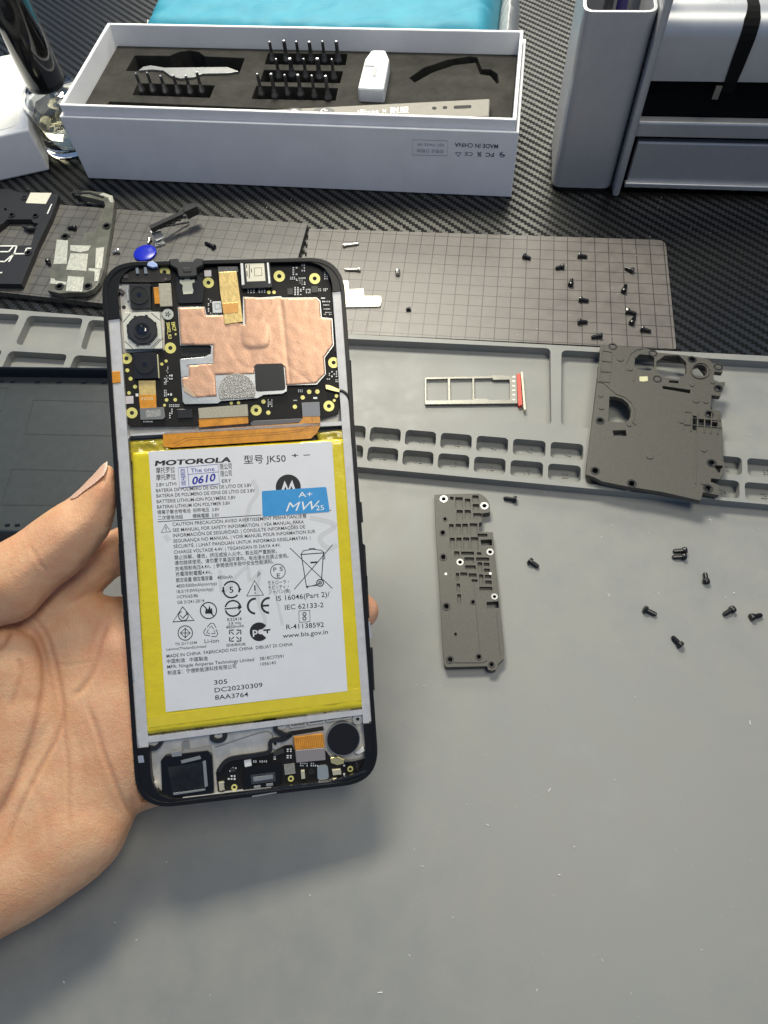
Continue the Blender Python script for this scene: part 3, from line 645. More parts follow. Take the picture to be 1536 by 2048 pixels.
# long bracket in front
o = Thing('speaker_bracket', 'long speckled black bracket with ribbed pockets and silver eyelets on the flat mat', 'phone bracket', T(*onz(940, 1170, ZF)))
hz = .36; hm = .245
out = [(250, 150), (290, 150), (480, 143), (700, 138), (735, 150), (770, 175), (800, 210), (818, 250), (822, 330), (740, 340), (738, 430), (705, 440), (705, 530), (850, 535), (862, 700), (868, 770), (890, 950), (912, 1150), (925, 1340), (945, 1500), (968, 1740), (962, 1825), (905, 1880), (880, 1940), (840, 1950), (800, 1940), (790, 1905), (370, 1915), (352, 1880), (330, 1600), (300, 1050), (270, 600), (256, 300)]
win = [[(722, 612), (838, 607), (842, 668), (728, 672)], [(782, 1248), (905, 1240), (912, 1308), (788, 1318)]]
eye = [(345, 195, 42), (762, 265, 44), (820, 738, 38), (512, 842, 38), (865, 1195, 34)]; dark = [(340, 790, 40), (372, 1295, 44), (410, 1840, 42), (335, 540, 36), (705, 1812, 36), (835, 1890, 36), (645, 1250, 28), (467, 1577, 18), (358, 400, 26)]
thr = [circ(c[0], c[1], c[2] * .5, 12) for c in eye] + [circ(c[0], c[1], c[2] * .6, 12) for c in dark]
pk = [(270, 232, 340, 312), (358, 230, 452, 315), (462, 175, 540, 285), (560, 190, 618, 280), (636, 155, 702, 228), (640, 245, 706, 315), (280, 340, 345, 372), (366, 335, 458, 420), (475, 305, 540, 418), (558, 305, 622, 405), (645, 338, 735, 400), (405, 170, 445, 205)]
pk += [(398, 450, 448, 565), (465, 448, 522, 562), (533, 446, 592, 560), (610, 442, 690, 562), (406, 590, 458, 708), (474, 588, 528, 706), (542, 586, 606, 704), (620, 584, 700, 715), (450, 728, 505, 795), (520, 732, 655, 768), (690, 548, 792, 582), (682, 738, 730, 768), (556, 790, 655, 855), (675, 792, 810, 830), (562, 872, 672, 925), (690, 840, 738, 945), (752, 845, 812, 888), (756, 905, 816, 943), (468, 950, 502, 1040), (512, 945, 585, 980), (598, 955, 682, 1000), (705, 965, 750, 1075), (762, 970, 830, 1010), (768, 1028, 835, 1070), (475, 1058, 512, 1152), (482, 1168, 522, 1265), (628, 1015, 690, 1045), (708, 1092, 842, 1142)]
def okp(p):
    return not any(p[0] - 10 < c[0] + c[2] * .75 and p[2] + 10 > c[0] - c[2] * .75 and p[1] - 10 < c[1] + c[2] * .75 and p[3] + 10 > c[1] - c[2] * .75 for c in eye + dark)
pks = [fillet([(p[0], p[1]), (p[2], p[1] + 2), (p[2] + 2, p[3]), (p[0] + 3, p[3])], 8, 2) for p in pk if okp(p)]
bm = bmesh.new(); OL = o.pl(mp(Vf, out), hz)
add_prism(bm, [OL] + [o.pl(mp(Vf, h), hz) for h in win + thr], .02, hm)
add_prism(bm, [OL] + [o.pl(mp(Vf, h), hz) for h in win + thr + pks], hm, hz); body = o.part('bracket_plate', bm, blk_pl)
bm = bmesh.new()
for c in eye:
    p = o.px(*Vf(c[0], c[1]), hz); k = o.k(*Vf(c[0], c[1]), hz) / 5.119; add_prism(bm, [circ(p.x, p.y, c[2] * k, 20), circ(p.x, p.y, c[2] * k * .5, 20)], hz - .03, hz + .015)
ey = o.part('eyelet', bm, mat('silver_ring', (.55, .55, .52), rough=.32, metal=.5), body, bevel=.01)
bm = bmesh.new()
for c in dark:
    p = o.px(*Vf(c[0], c[1]), hz); k = o.k(*Vf(c[0], c[1]), hz) / 5.119; add_prism(bm, [circ(p.x, p.y, c[2] * k, 18), circ(p.x, p.y, c[2] * k * .72, 18)], hz - .03, hz + .02)
o.part('screw_hole', bm, blk_dk, body)
bm = bmesh.new(); rib(o, bm, Vf, [(655, 1050), (690, 1500), (718, 1770)], .018, hz - .01, hz + .006); rib(o, bm, Vf, [(885, 1360), (925, 1800)], .018, hz - .01, hz + .006); rib(o, bm, Vf, [(455, 1868), (740, 1868), (790, 1845)], .02, hz - .01, hz + .02)
o.part('groove', bm, blk_dk, body)
bm = bmesh.new()
for c in [(367, 962), (823, 958)]:
    p = o.px(*Vf(*c), hz); add_prism(bm, [circ(p.x, p.y, .055, 12)], hz - .01, hz + .012)
o.part('contact_patch', bm, mat('white_dot', (.85, .85, .8), rough=.4), body)
# pieces on the left pad
ZL = .345
o = Thing('antenna_bracket', 'flat black bracket with white antenna traces lying at the left edge', 'phone bracket', T(*onz(20, 480, ZL)))
hz = .34
bm = bmesh.new(); add_prism(bm, [o.pl(mp(Gf, [(-260, 150), (-60, 55), (60, 62), (165, 90), (330, 88), (392, 95), (376, 150), (335, 255), (250, 430), (140, 694), (-300, 690)]), hz)] + [o.pl(mp(Gf, h), hz) for h in ([(48, 262), (210, 262), (222, 285), (262, 292), (236, 332), (207, 436), (-90, 440), (-60, 350)], circ(80, 235, 18, 12), circ(238, 240, 16, 12), circ(190, 488, 18, 12), circ(35, 195, 9, 10))], .02, hz)
body = o.part('bracket_plate', bm, mat('matt_black', (.014, .014, .016), rough=.45), bevel=.03)
bm = bmesh.new(); add_prism(bm, [o.pl(mp(Gf, [(205, 85), (345, 87), (306, 160), (172, 154)]), hz)], hz - .02, hz + .01); o.part('paper_sticker', bm, mat('cream_tape', (.62, .60, .50), rough=.5, var=.1, vscale=6), body)
bm = bmesh.new()
for q in ([(0, 440), (112, 440), (95, 490), (30, 545), (0, 543)], [(92, 492), (165, 492), (178, 455), (208, 456)], [(0, 478), (58, 478), (85, 445)], [(58, 545), (92, 492)], [(0, 620), (14, 616)]):
    rib(o, bm, Gf, q, .085, hz - .01, hz + .012)
rib(o, bm, Gf, [(345, 160), (316, 225)], .07, hz - .01, hz + .012)
o.part('antenna_trace', bm, mat('white_trace', (.75, .75, .70), rough=.45), body)
bm = bmesh.new()
for c in [(80, 235), (238, 240), (190, 488), (165, 120)]:
    p = o.px(*Gf(*c), hz); add_prism(bm, [circ(p.x, p.y, .2, 16), circ(p.x, p.y, .12, 16)], hz - .02, hz + .05)
rib(o, bm, Gf, [(150, 300), (190, 320), (240, 318), (262, 292)], .12, .05, .3)
o.part('screw_hole', bm, blk_dk, body)
o = Thing('foil_bracket', 'smoky translucent bracket with metal foil patches on the left grid pad', 'phone bracket', T(*onz(165, 500, ZL)))
hz = .40
bm = bmesh.new(); add_prism(bm, [o.pl(mp(Gf, [(470, 82), (520, 70), (600, 72), (700, 86), (750, 105), (764, 135), (758, 190), (740, 320), (712, 470), (692, 600), (662, 680), (620, 730), (570, 750), (470, 750), (400, 757), (318, 738), (326, 690), (350, 590), (378, 470), (400, 335), (458, 348), (462, 385), (545, 412), (566, 352), (628, 345), (652, 300), (670, 240), (702, 170), (692, 140), (600, 118), (505, 98)]), hz)] + [o.pl(mp(Gf, circ(*c, 24, 14)), hz) for c in ((398, 712), (587, 710), (435, 378), (712, 308))], .08, hz)
body = o.part('bracket_plate', bm, mat('smoky_plastic', (.105, .105, .085), rough=.3, spec=.6, var=.35, vscale=1.6), bevel=.04)
foil = mat('foil', (.66, .65, .55), rough=.32, metal=.55, bump=.5, bscale=9, var=.2, vscale=5)
bm = bmesh.new()
for q in ([(470, 436), (606, 440), (590, 470), (540, 484), (470, 472)], [(472, 490), (588, 494), (576, 608), (442, 600)], [(642, 455), (696, 450), (680, 592), (636, 588)], [(592, 590), (672, 594), (656, 676), (630, 676), (634, 612), (592, 608)], [(455, 642), (562, 650), (548, 746), (440, 742)], [(340, 656), (366, 660), (368, 672), (446, 682), (440, 700), (335, 692)], [(380, 400), (455, 404), (445, 560), (358, 562)], [(690, 86), (752, 108), (758, 150), (735, 150), (722, 118), (660, 100)]):
    add_prism(bm, [o.pl(mp(Gf, q), hz)], hz - .03, hz + .014)
o.part('foil_patch', bm, foil, body)
bm = bmesh.new()
for c in ((398, 712), (587, 710), (435, 378), (712, 308), (526, 88)):
    p = o.px(*Gf(*c), hz); add_prism(bm, [circ(p.x, p.y, .24, 18), circ(p.x, p.y, .15, 18)], .0, hz + .03)
rib(o, bm, Gf, [(480, 82), (600, 84), (690, 112)], .12, .05, hz + .05)
o.part('screw_hole', bm, blk_dk, body)
o = Thing('side_key_flex', 'small black flex strip with silver brackets leaning on the left grid pad', 'flex cable', T(*onz(*Gf(1060, 430), ZL)))
def gz(x, y, z): return o.I @ onz(*Gf(x, y), ZL + z)
bm = bmesh.new(); A0, A1 = gz(1006, 330, .75), gz(1275, 205, .9); u = (A1 - A0).normalized(); n_ = Vector((0, 0, 1)).cross(u).normalized()
def slab(bm, a, b, w, th, dz=0.):
    u = (b - a).normalized(); n_ = Vector((0, 0, 1)).cross(u).normalized() * w / 2; q = u.cross(n_).normalized() * th / 2; z = Vector((0, 0, dz))
    vs = [bm.verts.new(p + s * n_ + k * q + z) for p in (a, b) for s in (1, -1) for k in (1, -1)]
    for f in ((0, 1, 3, 2), (4, 6, 7, 5), (0, 4, 5, 1), (2, 3, 7, 6), (0, 2, 6, 4), (1, 5, 7, 3)): bm.faces.new([vs[i] for i in f])
slab(bm, A0, A1, .28, .28); slab(bm, A1 - u * .35, A1 + u * .35, .42, .5); slab(bm, A0 + u * .1, gz(1262, 282, .1), .1, .05)
for i in range(5): slab(bm, A0 + u * (.9 + .35 * i) + Vector((.02, -.22, -.06)), A0 + u * (1.05 + .35 * i) + Vector((.02, -.22, -.06)), .1, .1)
st = o.part('key_strip', bm, mat('satin_dark', (.02, .02, .02), rough=.35))
silv = mat('stamped_silver', (.58, .58, .57), rough=.3, metal=.85, var=.1, vscale=6)
bm = bmesh.new(); slab(bm, gz(1030, 330, .5), gz(1072, 396, .25), .5, .05); o.part('metal_bracket', bm, mat('grey_metal', (.25, .26, .27), rough=.4, metal=.7))
bm = bmesh.new(); a = gz(1035, 432, .06); b = gz(1098, 412, .06); slab(bm, a, b, .42, .12); c = (a + b) / 2; add_lathe(bm, [(.2, 0), (.2, .12), (.1, .12), (.1, 0)], (c.x, c.y, .05), 16); add_lathe(bm, [(.2, 0), (.2, .16), (.1, .16), (.1, 0)], tuple(gz(1237, 236, .78)), 16); o.part('eyelet', bm, silv)
dsc = onz(291, 508, ZL)
o = Thing('plastic_disc', 'round glossy blue plastic disc lying on the pad behind the phone top', 'disc', T(dsc.x, dsc.y, ZL), empty=False)
bm = bmesh.new(); add_lathe(bm, [(.1, .004), (.60, .004), (.62, .03), (.62, .09), (.58, .12), (.1, .12)], n=40); o.whole(bm, mat('royal_blue', (.008, .018, .42), rough=.3, spec=.5), smooth=True)
o = Thing('connector_plate', 'pale gold metal cover plate with a round stamp, beside the phone on the pad', 'metal plate', T(*onz(735, 598, .255)), empty=False)
bm = bmesh.new(); add_prism(bm, [fillet(o.pl(mp(Hf, [(140, 598), (235, 598), (243, 610), (246, 676), (372, 670), (376, 733), (518, 733), (526, 765), (518, 812), (505, 822), (140, 828)]), .08), .05)], .01, .08)
add_stroke(bm, [o.px(*Hf(342 + 28 * math.cos(a), 780 + 22 * math.sin(a)), .08) for a in [i * .3 for i in range(21)]], .03, .083, True)
o.whole(bm, mat('pale_gold_plate', (.86, .84, .68), rough=.30, metal=.35, var=.03), bevel=.015)
# ------------------------------------------------------------------ screws
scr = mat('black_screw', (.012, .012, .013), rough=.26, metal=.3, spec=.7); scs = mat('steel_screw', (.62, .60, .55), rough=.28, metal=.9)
def screw(f, hd, tl, z, label, group, m=None, rh=.145, rs=.075, face=False):
    m = m or scr
    a = onz(*f(*hd), z + rh * .8); b = onz(*f(*tl), z + rs * 1.0)
    u = (b - a).normalized(); L = (b - a).length
    o = Thing('screw', label, 'screw', T(a.x, a.y, z), group=group, empty=False); A = Vector((0, 0, rh * .8)); bm = bmesh.new()
    add_cone(bm, A - u * .06, A + u * .0, rh * .86, rh, 16); add_cone(bm, A, A + u * .09, rh, rh * .9, 16); add_cone(bm, A + u * .09, A + u * L * .93, rs, rs, 12); add_cone(bm, A + u * L * .93, A + u * L, rs, rs * .6, 12)
    for i in range(5):
        s = A + u * (.14 + (L - .2) * i / 5); add_cone(bm, s, s + u * .035, rs * 1.22, rs * 1.22, 12)
    add_cone(bm, A - u * .062, A - u * .058, rh * .4, rh * .4, 6)
    o.whole(bm, m)
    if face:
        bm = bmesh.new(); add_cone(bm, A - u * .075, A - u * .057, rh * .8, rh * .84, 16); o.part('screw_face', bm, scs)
    return o
gp = 'black screws on the right grid pad'; ZP = .252
for hd, tl, lb in [((250, 262), (298, 282), 'leftmost black screw on the right pad'), ((532, 338), (478, 354), 'black screw pointing left, second from the left along the top of the right pad'), ((652, 258), (712, 270), 'black screw closest to the rear edge of the right pad, pointing right'),
                   ((590, 472), (600, 430), 'black screw with its tip pointing away, below the second screw of the right pad'), ((1042, 368), (985, 350), 'black screw near the rear right corner of the right pad'), ((978, 520), (995, 472), 'black screw with its tip pointing away near the right pad\'s right side'),
                   ((660, 578), (722, 592), 'black screw with a bright glint under it, middle of the right pad'), ((1006, 665), (1072, 688), 'black screw with a white lit head, touching the screw in front'), ((1036, 752), (1060, 706), 'black screw whose tip touches the lit headed screw'),
                   ((650, 742), (714, 746), 'black screw lying level at the lower middle of the right pad'), ((810, 845), (740, 858), 'black screw closest to the front edge of the right pad, pointing left'), ((1112, 795), (1178, 815), 'black screw lowest on the right side of the right pad')]:
    screw(Pf, hd, tl, ZP, lb, gp, face='white lit head' in lb)  # on the lit head, a bright steel disc stands in for light on black
gm = 'black screws on the grey mat'
for f, hd, tl, lb in [(Wf, (778, 232), (668, 240), 'upper screw of the touching pair on the grey mat'), (Wf, (772, 288), (660, 293), 'lower screw of the touching pair on the grey mat'), (Wf, (972, 518), (960, 436), 'black screw standing head down below right of the touching pair'), (Wf, (412, 770), (517, 822), 'black screw pointing right, below left of the touching pair on the mat'),
                      (Wf, (738, 1098), (658, 1018), 'black screw nearest the camera, lowest on the grey mat'), (Wf, (1216, 768), (1128, 822), 'black screw pointing left beside the rightmost screw on the mat'), (Wf, (1388, 842), (1482, 822), 'rightmost black screw at the edge of the grey mat'),
                      (Vf, (1078, 198), (958, 185), 'black screw with a bright silver head face, right of the long bracket\'s top'), (Vf, (1228, 828), (1318, 892), 'black screw right of the middle of the long bracket')]:
    screw(f, hd, tl, ZF, lb, gm, face='silver head' in lb)
gl = 'screws around the left grid pad'
screw(Gf, (500, 318), (452, 322), ZL, 'black screw inside the opening of the smoky bracket', gl); screw(Gf, (1428, 446), (1368, 418), ZL, 'black screw on the left pad, alone behind the phone top', gl); screw(Gf, (318, 540), (335, 568), ZL, 'black screw standing between the two left brackets', gl)
screw(Gf, (792, 472), (750, 484), ZL, 'short silver screw right of the smoky bracket on the left pad', gl, scs); screw(Gf, (1000, 395), (990, 425), ZL, 'tiny silver screw beside the flex strip above the blue disc', gl, scs, .12)
gs = 'silver pins on the right grid pad'
screw(Hf, (203, 302), (332, 286), ZP, 'long silver pin, the farther of two left on the right pad', gs, scs, .11, .065); screw(Hf, (336, 508), (206, 507), ZP, 'long silver pin, the nearer of two left on the right pad', gs, scs, .11, .065); screw(Hf, (662, 520), (663, 552), ZP, 'short bright silver screw standing on its own on the right pad', gs, scs, .14, .1)
screw(Hf, (764, 843), (752, 846), ZP, 'tiny dark grub screw below the short silver screw on the right pad', gp, None, .10, .07)
# ------------------------------------------------------------------ the opened phone
PM = Matrix(((0.9912470, 0.0406663, 0.1256009, -4.5097397), (0.0230644, 0.8834021, -0.4680479, 10.4210107), (-0.1299899, 0.4668480, 0.8747317, 6.8391385), (0, 0, 0, 1)))
t = tp = Thing('smartphone', 'opened phone held in the hand showing its circuit board and yellow battery', 'phone', PM)
HW, HL = 3.785, 8.514
def sheet_grid(poly, step, zf, skirt=None, m=1.0):
    """triangulated sheet filling a 2D polygon, height from zf(x, y, distance to the edge)"""
    P = []; n = len(poly)
    for i in range(n):
        a, b = Vector(poly[i]), Vector(poly[(i + 1) % n]); kk = max(1, int((b - a).length / step))
        for j in range(kk): P.append(a.lerp(b, j / kk))
    A = np.array([tuple(p) for p in P]); B = np.roll(A, -1, 0)
    def dist(q):
        d = B - A; w = np.clip(((q - A) * d).sum(1) / np.maximum(1e-12, (d * d).sum(1)), 0, 1); r = A + d * w[:, None] - q; return math.sqrt((r * r).sum(1).min())
    def inside(q):
        c = False; x, y = q
        yi, yj = A[:, 1], B[:, 1]; cond = (yi > y) != (yj > y)
        xs = A[cond, 0] + (y - yi[cond]) / (yj[cond] - yi[cond]) * (B[cond, 0] - A[cond, 0])
        return (xs > x).sum() % 2 == 1
    pts = [Vector(p) for p in P]; D = [0.] * len(P)
    x0, y0 = A.min(0); x1, y1 = A.max(0); j = 0; y = y0 + step / 2
    while y < y1:
        x = x0 + (step / 2 if j % 2 else 0)
        while x < x1:
            q = np.array((x, y))
            if inside(q):
                d = dist(q)
                if d > step * .45: pts.append(Vector((x, y))); D.append(d)
            x += step
        y += step * .9; j += 1
    r = delaunay_2d_cdt(pts, [(i, (i + 1) % len(P)) for i in range(len(P))], [], 1, 1e-6)
    orig = r[3]
    V = [(v.x, v.y, zf(v.x, v.y, D[o[0]] if o else 0.)) for v, o in zip(r[0], orig)]
    F = r[2]
    bm = bmesh.new(); vs = [bm.verts.new(v) for v in V]
    for f in F:
        try: bm.faces.new([vs[i] for i in f])
        except ValueError: pass
    if skirt is not None:
        es = [e for e in bm.edges if len(e.link_faces) == 1]
        r2 = bmesh.ops.extrude_edge_only(bm, edges=es)
        for v in [g for g in r2['geom'] if isinstance(g, bmesh.types.BMVert)]: v.co.z = skirt
    return bm
frame_m = mat('frame_black', (.008, .008, .009), rough=.36, spec=.28); rail_m = mat('rail_grey', (.56, .55, .55), rough=.42, metal=.18, var=.1, vscale=4)
plate_m = mat('midframe_metal', (.60, .57, .52), rough=.42, metal=.22, var=.16, vscale=3, bump=.08, bscale=30)
outl = fillet(rect(-HW, HW, -HL, HL), 1.15, 10)
def irect(l, r_, tp_, bt, rad): return fillet(rect(-HW + l, HW - r_, -HL + bt, HL - tp_), rad, 10)
bm = bmesh.new(); add_prism(bm, [outl, irect(.13, .13, .13, .13, 1.05)], -.82, -.0); fr = t.part('frame', bm, frame_m, bevel=.05)
bm = bmesh.new(); add_prism(bm, [irect(.1, .1, .1, .1, 1.0)], -.84, -.46); t.part('mid_plate', bm, plate_m)
bm = bmesh.new(); add_prism(bm, [irect(.125, .125, .125, .125, 1.04), irect(.46, .40, .12, .2, .8)], -.5, -.07); rail = t.part('side_rail', bm, rail_m, bevel=.03)
def capring(ycut_l, ycut_r, top):
    def ok(p):
        yc = ycut_l + (ycut_r - ycut_l) * (p[0] + HW) / (2 * HW); return p[1] > yc if top else p[1] < yc
    def cutpts(poly, xl):
        Q = [p for p in poly if ok(p)]
        # rotate so that the list runs from one cut to the other
        k = max(range(len(Q)), key=lambda i: (Vector(Q[i]) - Vector(Q[i - 1])).length); Q = Q[k:] + Q[:k]
        yc = lambda x: ycut_l + (ycut_r - ycut_l) * (x + HW) / (2 * HW)
        return [(Q[0][0], yc(Q[0][0]))] + Q + [(Q[-1][0], yc(Q[-1][0]))]
    a = cutpts(irect(.12, .12, .12, .12, 1.04), 0); b = cutpts(irect(.48, .40, .13, .20, .9), 0)
    return a + b[::-1]
bm = bmesh.new(); add_prism(bm, [capring(t.px(205, 640).y, t.px(690, 580).y, True)], -.5, -.03); t.part('top_cap', bm, frame_m, bevel=.05)
bm = bmesh.new(); add_prism(bm, [capring(t.px(268, 1498).y, t.px(746, 1446).y, False)], -.5, -.03); t.part('bottom_cap', bm, frame_m, bevel=.04)
bm = bmesh.new(); bs = bmesh.new()
cl8 = lambda x, y: (x / 2.56, 900 + y / 2.56)
for q in ([(590, 40), (606, 55), (608, 105), (596, 100)], [(598, 310), (616, 318), (628, 350), (604, 350)], [(606, 478), (628, 480), (643, 738), (622, 742)], [(630, 828), (652, 850), (668, 1084), (650, 1080)], [(660, 1190), (680, 1200), (693, 1430), (676, 1425)]):
    add_prism(bm, [t.pl(mp(cl8, q), -.06)], -.2, -.055)
for q in ([(610, 235), (620, 235), (622, 275), (612, 275)], [(614, 415), (632, 415), (636, 470), (616, 470)], [(640, 760), (656, 762), (660, 820), (644, 820)], [(664, 1115), (682, 1115), (688, 1180), (670, 1182)], [(686, 1450), (702, 1450), (712, 1510), (692, 1512)]):
    add_prism(bs, [t.pl(mp(cl8, q), -.05)], -.2, -.04)
for q in ([(1322, 1130), (1342, 1130), (1372, 1700), (1352, 1560)], ): add_prism(bm, [t.pl(mp(CRf, q), -.06)], -.2, -.055)
for q in ([(1388, 330), (1400, 335), (1412, 455), (1400, 440)], [(1418, 520), (1432, 525), (1440, 640), (1428, 640)], [(1440, 760), (1452, 770), (1466, 1010), (1452, 1010)]): add_prism(bm, [t.pl(mp(Mf, q), -.06)], -.2, -.055)
for q in ([(1454, 90), (1464, 90), (1476, 330), (1464, 330)], [(1484, 500), (1494, 500), (1506, 740), (1494, 740)]): add_prism(bm, [t.pl(mp(Nf, q), -.06)], -.2, -.055)
for q in ([(1455, 350), (1478, 350), (1490, 440), (1468, 440)], [(1480, 750), (1500, 752), (1506, 800), (1484, 800)]): add_prism(bs, [t.pl(mp(Nf, q), -.05)], -.2, -.04)
t.part('clip_recess', bm, mat('recess_black', (.006, .006, .007), rough=.6), rail); t.part('snap_clip', bs, mat('clip_silver', (.6, .6, .6), rough=.35, metal=.7), rail)
# inner bright wall beside the battery
wall = [t.pl([(241, 905), (262, 868), (694, 842), (712, 880), (744, 1427), (285, 1487)], -.1)]
bm = bmesh.new(); add_prism(bm, [fillet(wall[0], .1), fillet(t.pl([(249, 878), (258, 872), (697, 850), (702, 880), (735, 1417), (289, 1474)], -.1), .1)], -.5, -.10); t.part('battery_wall', bm, rail_m, bevel=.03)
bm = bmesh.new(); add_prism(bm, [t.pl([(249, 878), (697, 852), (700, 900), (255, 925)], -.4)], -.47, -.42); t.part('battery_bay', bm, mat('bay_dark', (.06, .065, .075), rough=.4))
# ---- battery
Y1 = mat('battery_yellow', (.70, .56, .015), rough=.24, spec=.5, coat=.5, var=.05, vscale=2.5, bump=.14, bscale=6); Y2 = mat('battery_tape', (.42, .33, .02), rough=.2, coat=.6, var=.25, vscale=5, bump=.5, bscale=6)
def edge(zt, R_, dz): return lambda x, y, d: zt - dz * (1 - math.sqrt(max(0, 1 - (1 - min(d / R_, 1)) ** 2)))
bp_ = fillet(t.pl([(262, 903), (690, 876), (730, 1416), (290, 1471)], -.1), .12, 5)
bat = t.part('battery', sheet_grid(bp_, .07, lambda x, y, d: edge(-.06, .16, .12)(x, y, d) + .012 * noise.noise(Vector((x * 1.6, y * .9, 0))) + .010 * noise.noise(Vector((x * 5, y * 3, 2))) * max(0, 1 - d / .5), -.44), Y1, smooth=True)
fl_ = fillet(t.pl([(258, 882), (330, 877), (345, 905), (640, 888), (632, 865), (690, 858), (694, 905), (262, 925)], -.16), .04, 2)
t.part('battery_flap', sheet_grid(fl_, .045, lambda x, y, d: -.20 + .05 * min(1, d / .08) + .05 * noise.noise(Vector((x * 4, y * 5, 2))) * min(1, d / .1), -.3), Y2, bat, smooth=True)
bm = bmesh.new(); add_prism(bm, [t.pl([(296, 1434), (720, 1376), (723, 1400), (298, 1455)], -.06)], -.12, -.052); t.part('battery_tape', bm, mat('tape_amber', (.70, .56, .025), rough=.18, coat=.7, var=.06), bat)
bm = bmesh.new(); add_prism(bm, [t.pl([(297, 903), (664, 883), (695, 1382), (332, 1424)], -.05)], -.07, -.0485); lab = t.part('battery_label', bm, mat('label_white', (.70, .70, .71), rough=.42, var=.025, vscale=1.2, spec=.45, bump=.04, bscale=4), bat)
# faint grey brush strokes on the label
bm = bmesh.new(); ZT = -.0475
for q, w in ([[(505, 960), (515, 985), (500, 1010), (490, 1050)], .13], [[(590, 985), (600, 1020), (580, 1060)], .12], [[(620, 1035), (670, 1050), (640, 1075), (655, 1096), (674, 1090)], .16], [[(440, 1140), (445, 1185), (475, 1150), (495, 1135), (500, 1160), (520, 1145)], .12], [[(520, 1140), (515, 1195), (530, 1240), (525, 1260)], .12], [[(545, 1160), (565, 1250)], .09], [[(330, 1070), (338, 1082)], .15]):
    P = [(p.x, p.y, 0) for p in [Vector((*t.px(*a, ZT), 0)) for a in q]]; add_stroke(bm, [(p.x, p.y) for p in smooth_path(P, 6)], w, ZT)
t.part('brush_mark', bm, mat('grey_wash', (.60, .60, .60), rough=.5), lab)
bm = bmesh.new(); ZT = -.0455
def tx(s, a, b, cap, f=Mf, bold=.004, shear=0., target=None):
    p = t.px(*f(*a), ZT); q = t.px(*f(*b), ZT); k = t.k(*f(*a), ZT); add_text(target or bm, s, p, q, k * cap / 2.844, ZT, bold, shear)
def st(pts, w, f=Mf, closed=False, target=None):
    k = t.k(*f(*pts[0]), ZT); add_stroke(target or bm, [t.px(*f(*p), ZT) for p in pts], k * w / 2.844, ZT, closed)
def sc(cx, cy, r, w, f=Mf, a0=0, a1=360): st([(cx + r * math.cos(math.radians(a)), cy + r * math.sin(math.radians(a))) for a in np.linspace(a0, a1, 30)[:(-1 if a1 - a0 == 360 else None)]], w, f, a1 - a0 == 360)
def fillp(pts, f=Mf, z=None):
    P = t.pl(mp(f, pts), ZT); tr = tessellate_polygon([[Vector((*p, 0)) for p in P]]); vs = [bm.verts.new((*p, z or ZT)) for p in P]
    for q in tr: bm.faces.new([vs[i] for i in q])
add_bold(bm, 'MOTOROLA', t.px(*Mf(258, 317), ZT), t.px(*Mf(684, 295), ZT), t.k(*Mf(256, 318)) * 29 / 2.844, ZT, .016, .22)
tx('型号 JK50', (762, 303), (1000, 293), 38); tx('+', (1034, 272), (1072, 270), 26, bold=.01); st([(1100, 257), (1138, 255)], 4)
tx('摩托罗拉', (262, 358), (370, 352), 27); tx('限公司', (626, 337), (693, 333), 27); tx('摩托羅拉', (263, 398), (374, 392), 27); tx('限公司', (630, 377), (693, 373), 27)
tx('3.8V LITHI', (262, 436), (378, 428), 20); tx('ERY', (637, 414), (690, 411), 20)
for s, a, b, c in [('BATERÍA DE POLÍMERO DE ION DE LITIO DE 3.8V', (262, 468), (807, 436), 20), ('BATERIA DE POLÍMERO DE IONS DE LÍTIO DE 3.8V', (265, 498), (825, 467), 20), ('BATTERIE LITHIUM-ION POLYMÈRE 3.8V', (266, 530), (715, 506), 20), ('BATERAI LITHIUM ION POLYMER 3.8V', (268, 561), (685, 538), 20),
                   ('锂离子聚合物电池  标称电压  3.8V', (270, 592), (622, 573), 19), ('二次锂电池组        標稱電壓  3.8V', (272, 624), (622, 605), 19), ('CAUTION PRECAUCIÓN AVISO AVERTISSEMENT PERHATIAN 注意', (356, 660), (1118, 612), 20), ('SEE MANUAL FOR SAFETY INFORMATION. | VEA MANUAL PARA', (357, 693), (1103, 645), 20),
                   ('INFORMACIÓN DE SEGURIDAD. | CONSULTE INFORMAÇÕES DE', (359, 724), (1110, 673), 20), ('SEGURANÇA NO MANUAL. | VOIR MANUEL POUR INFORMATION SUR', (361, 755), (1168, 699), 20), ('SÉCURITÉ. | LIHAT PANDUAN UNTUK INFORMASI KESELAMATAN. |', (362, 786), (1140, 735), 20), ('CHARGE VOLTAGE 4.4V. | TEGANGAN ISI DAYA 4.4V.', (364, 818), (972, 777), 20),
                   ('禁止拆解，撞击，挤压或投入火中。若出现严重鼓胀，', (366, 850), (950, 812), 20), ('请勿继续使用。请勿置于高温环境中。电池浸水后禁止使用。', (368, 881), (1015, 838), 20), ('充电限制电压4.4V。| 參閱使用手冊中安全性能須知。', (371, 914), (930, 870), 20), ('充電限制電壓4.4V。', (373, 945), (580, 931), 20), ('额定容量 額定電容量    4850mAh', (376, 979), (697, 957), 20)]: tx(s, a, b, c)
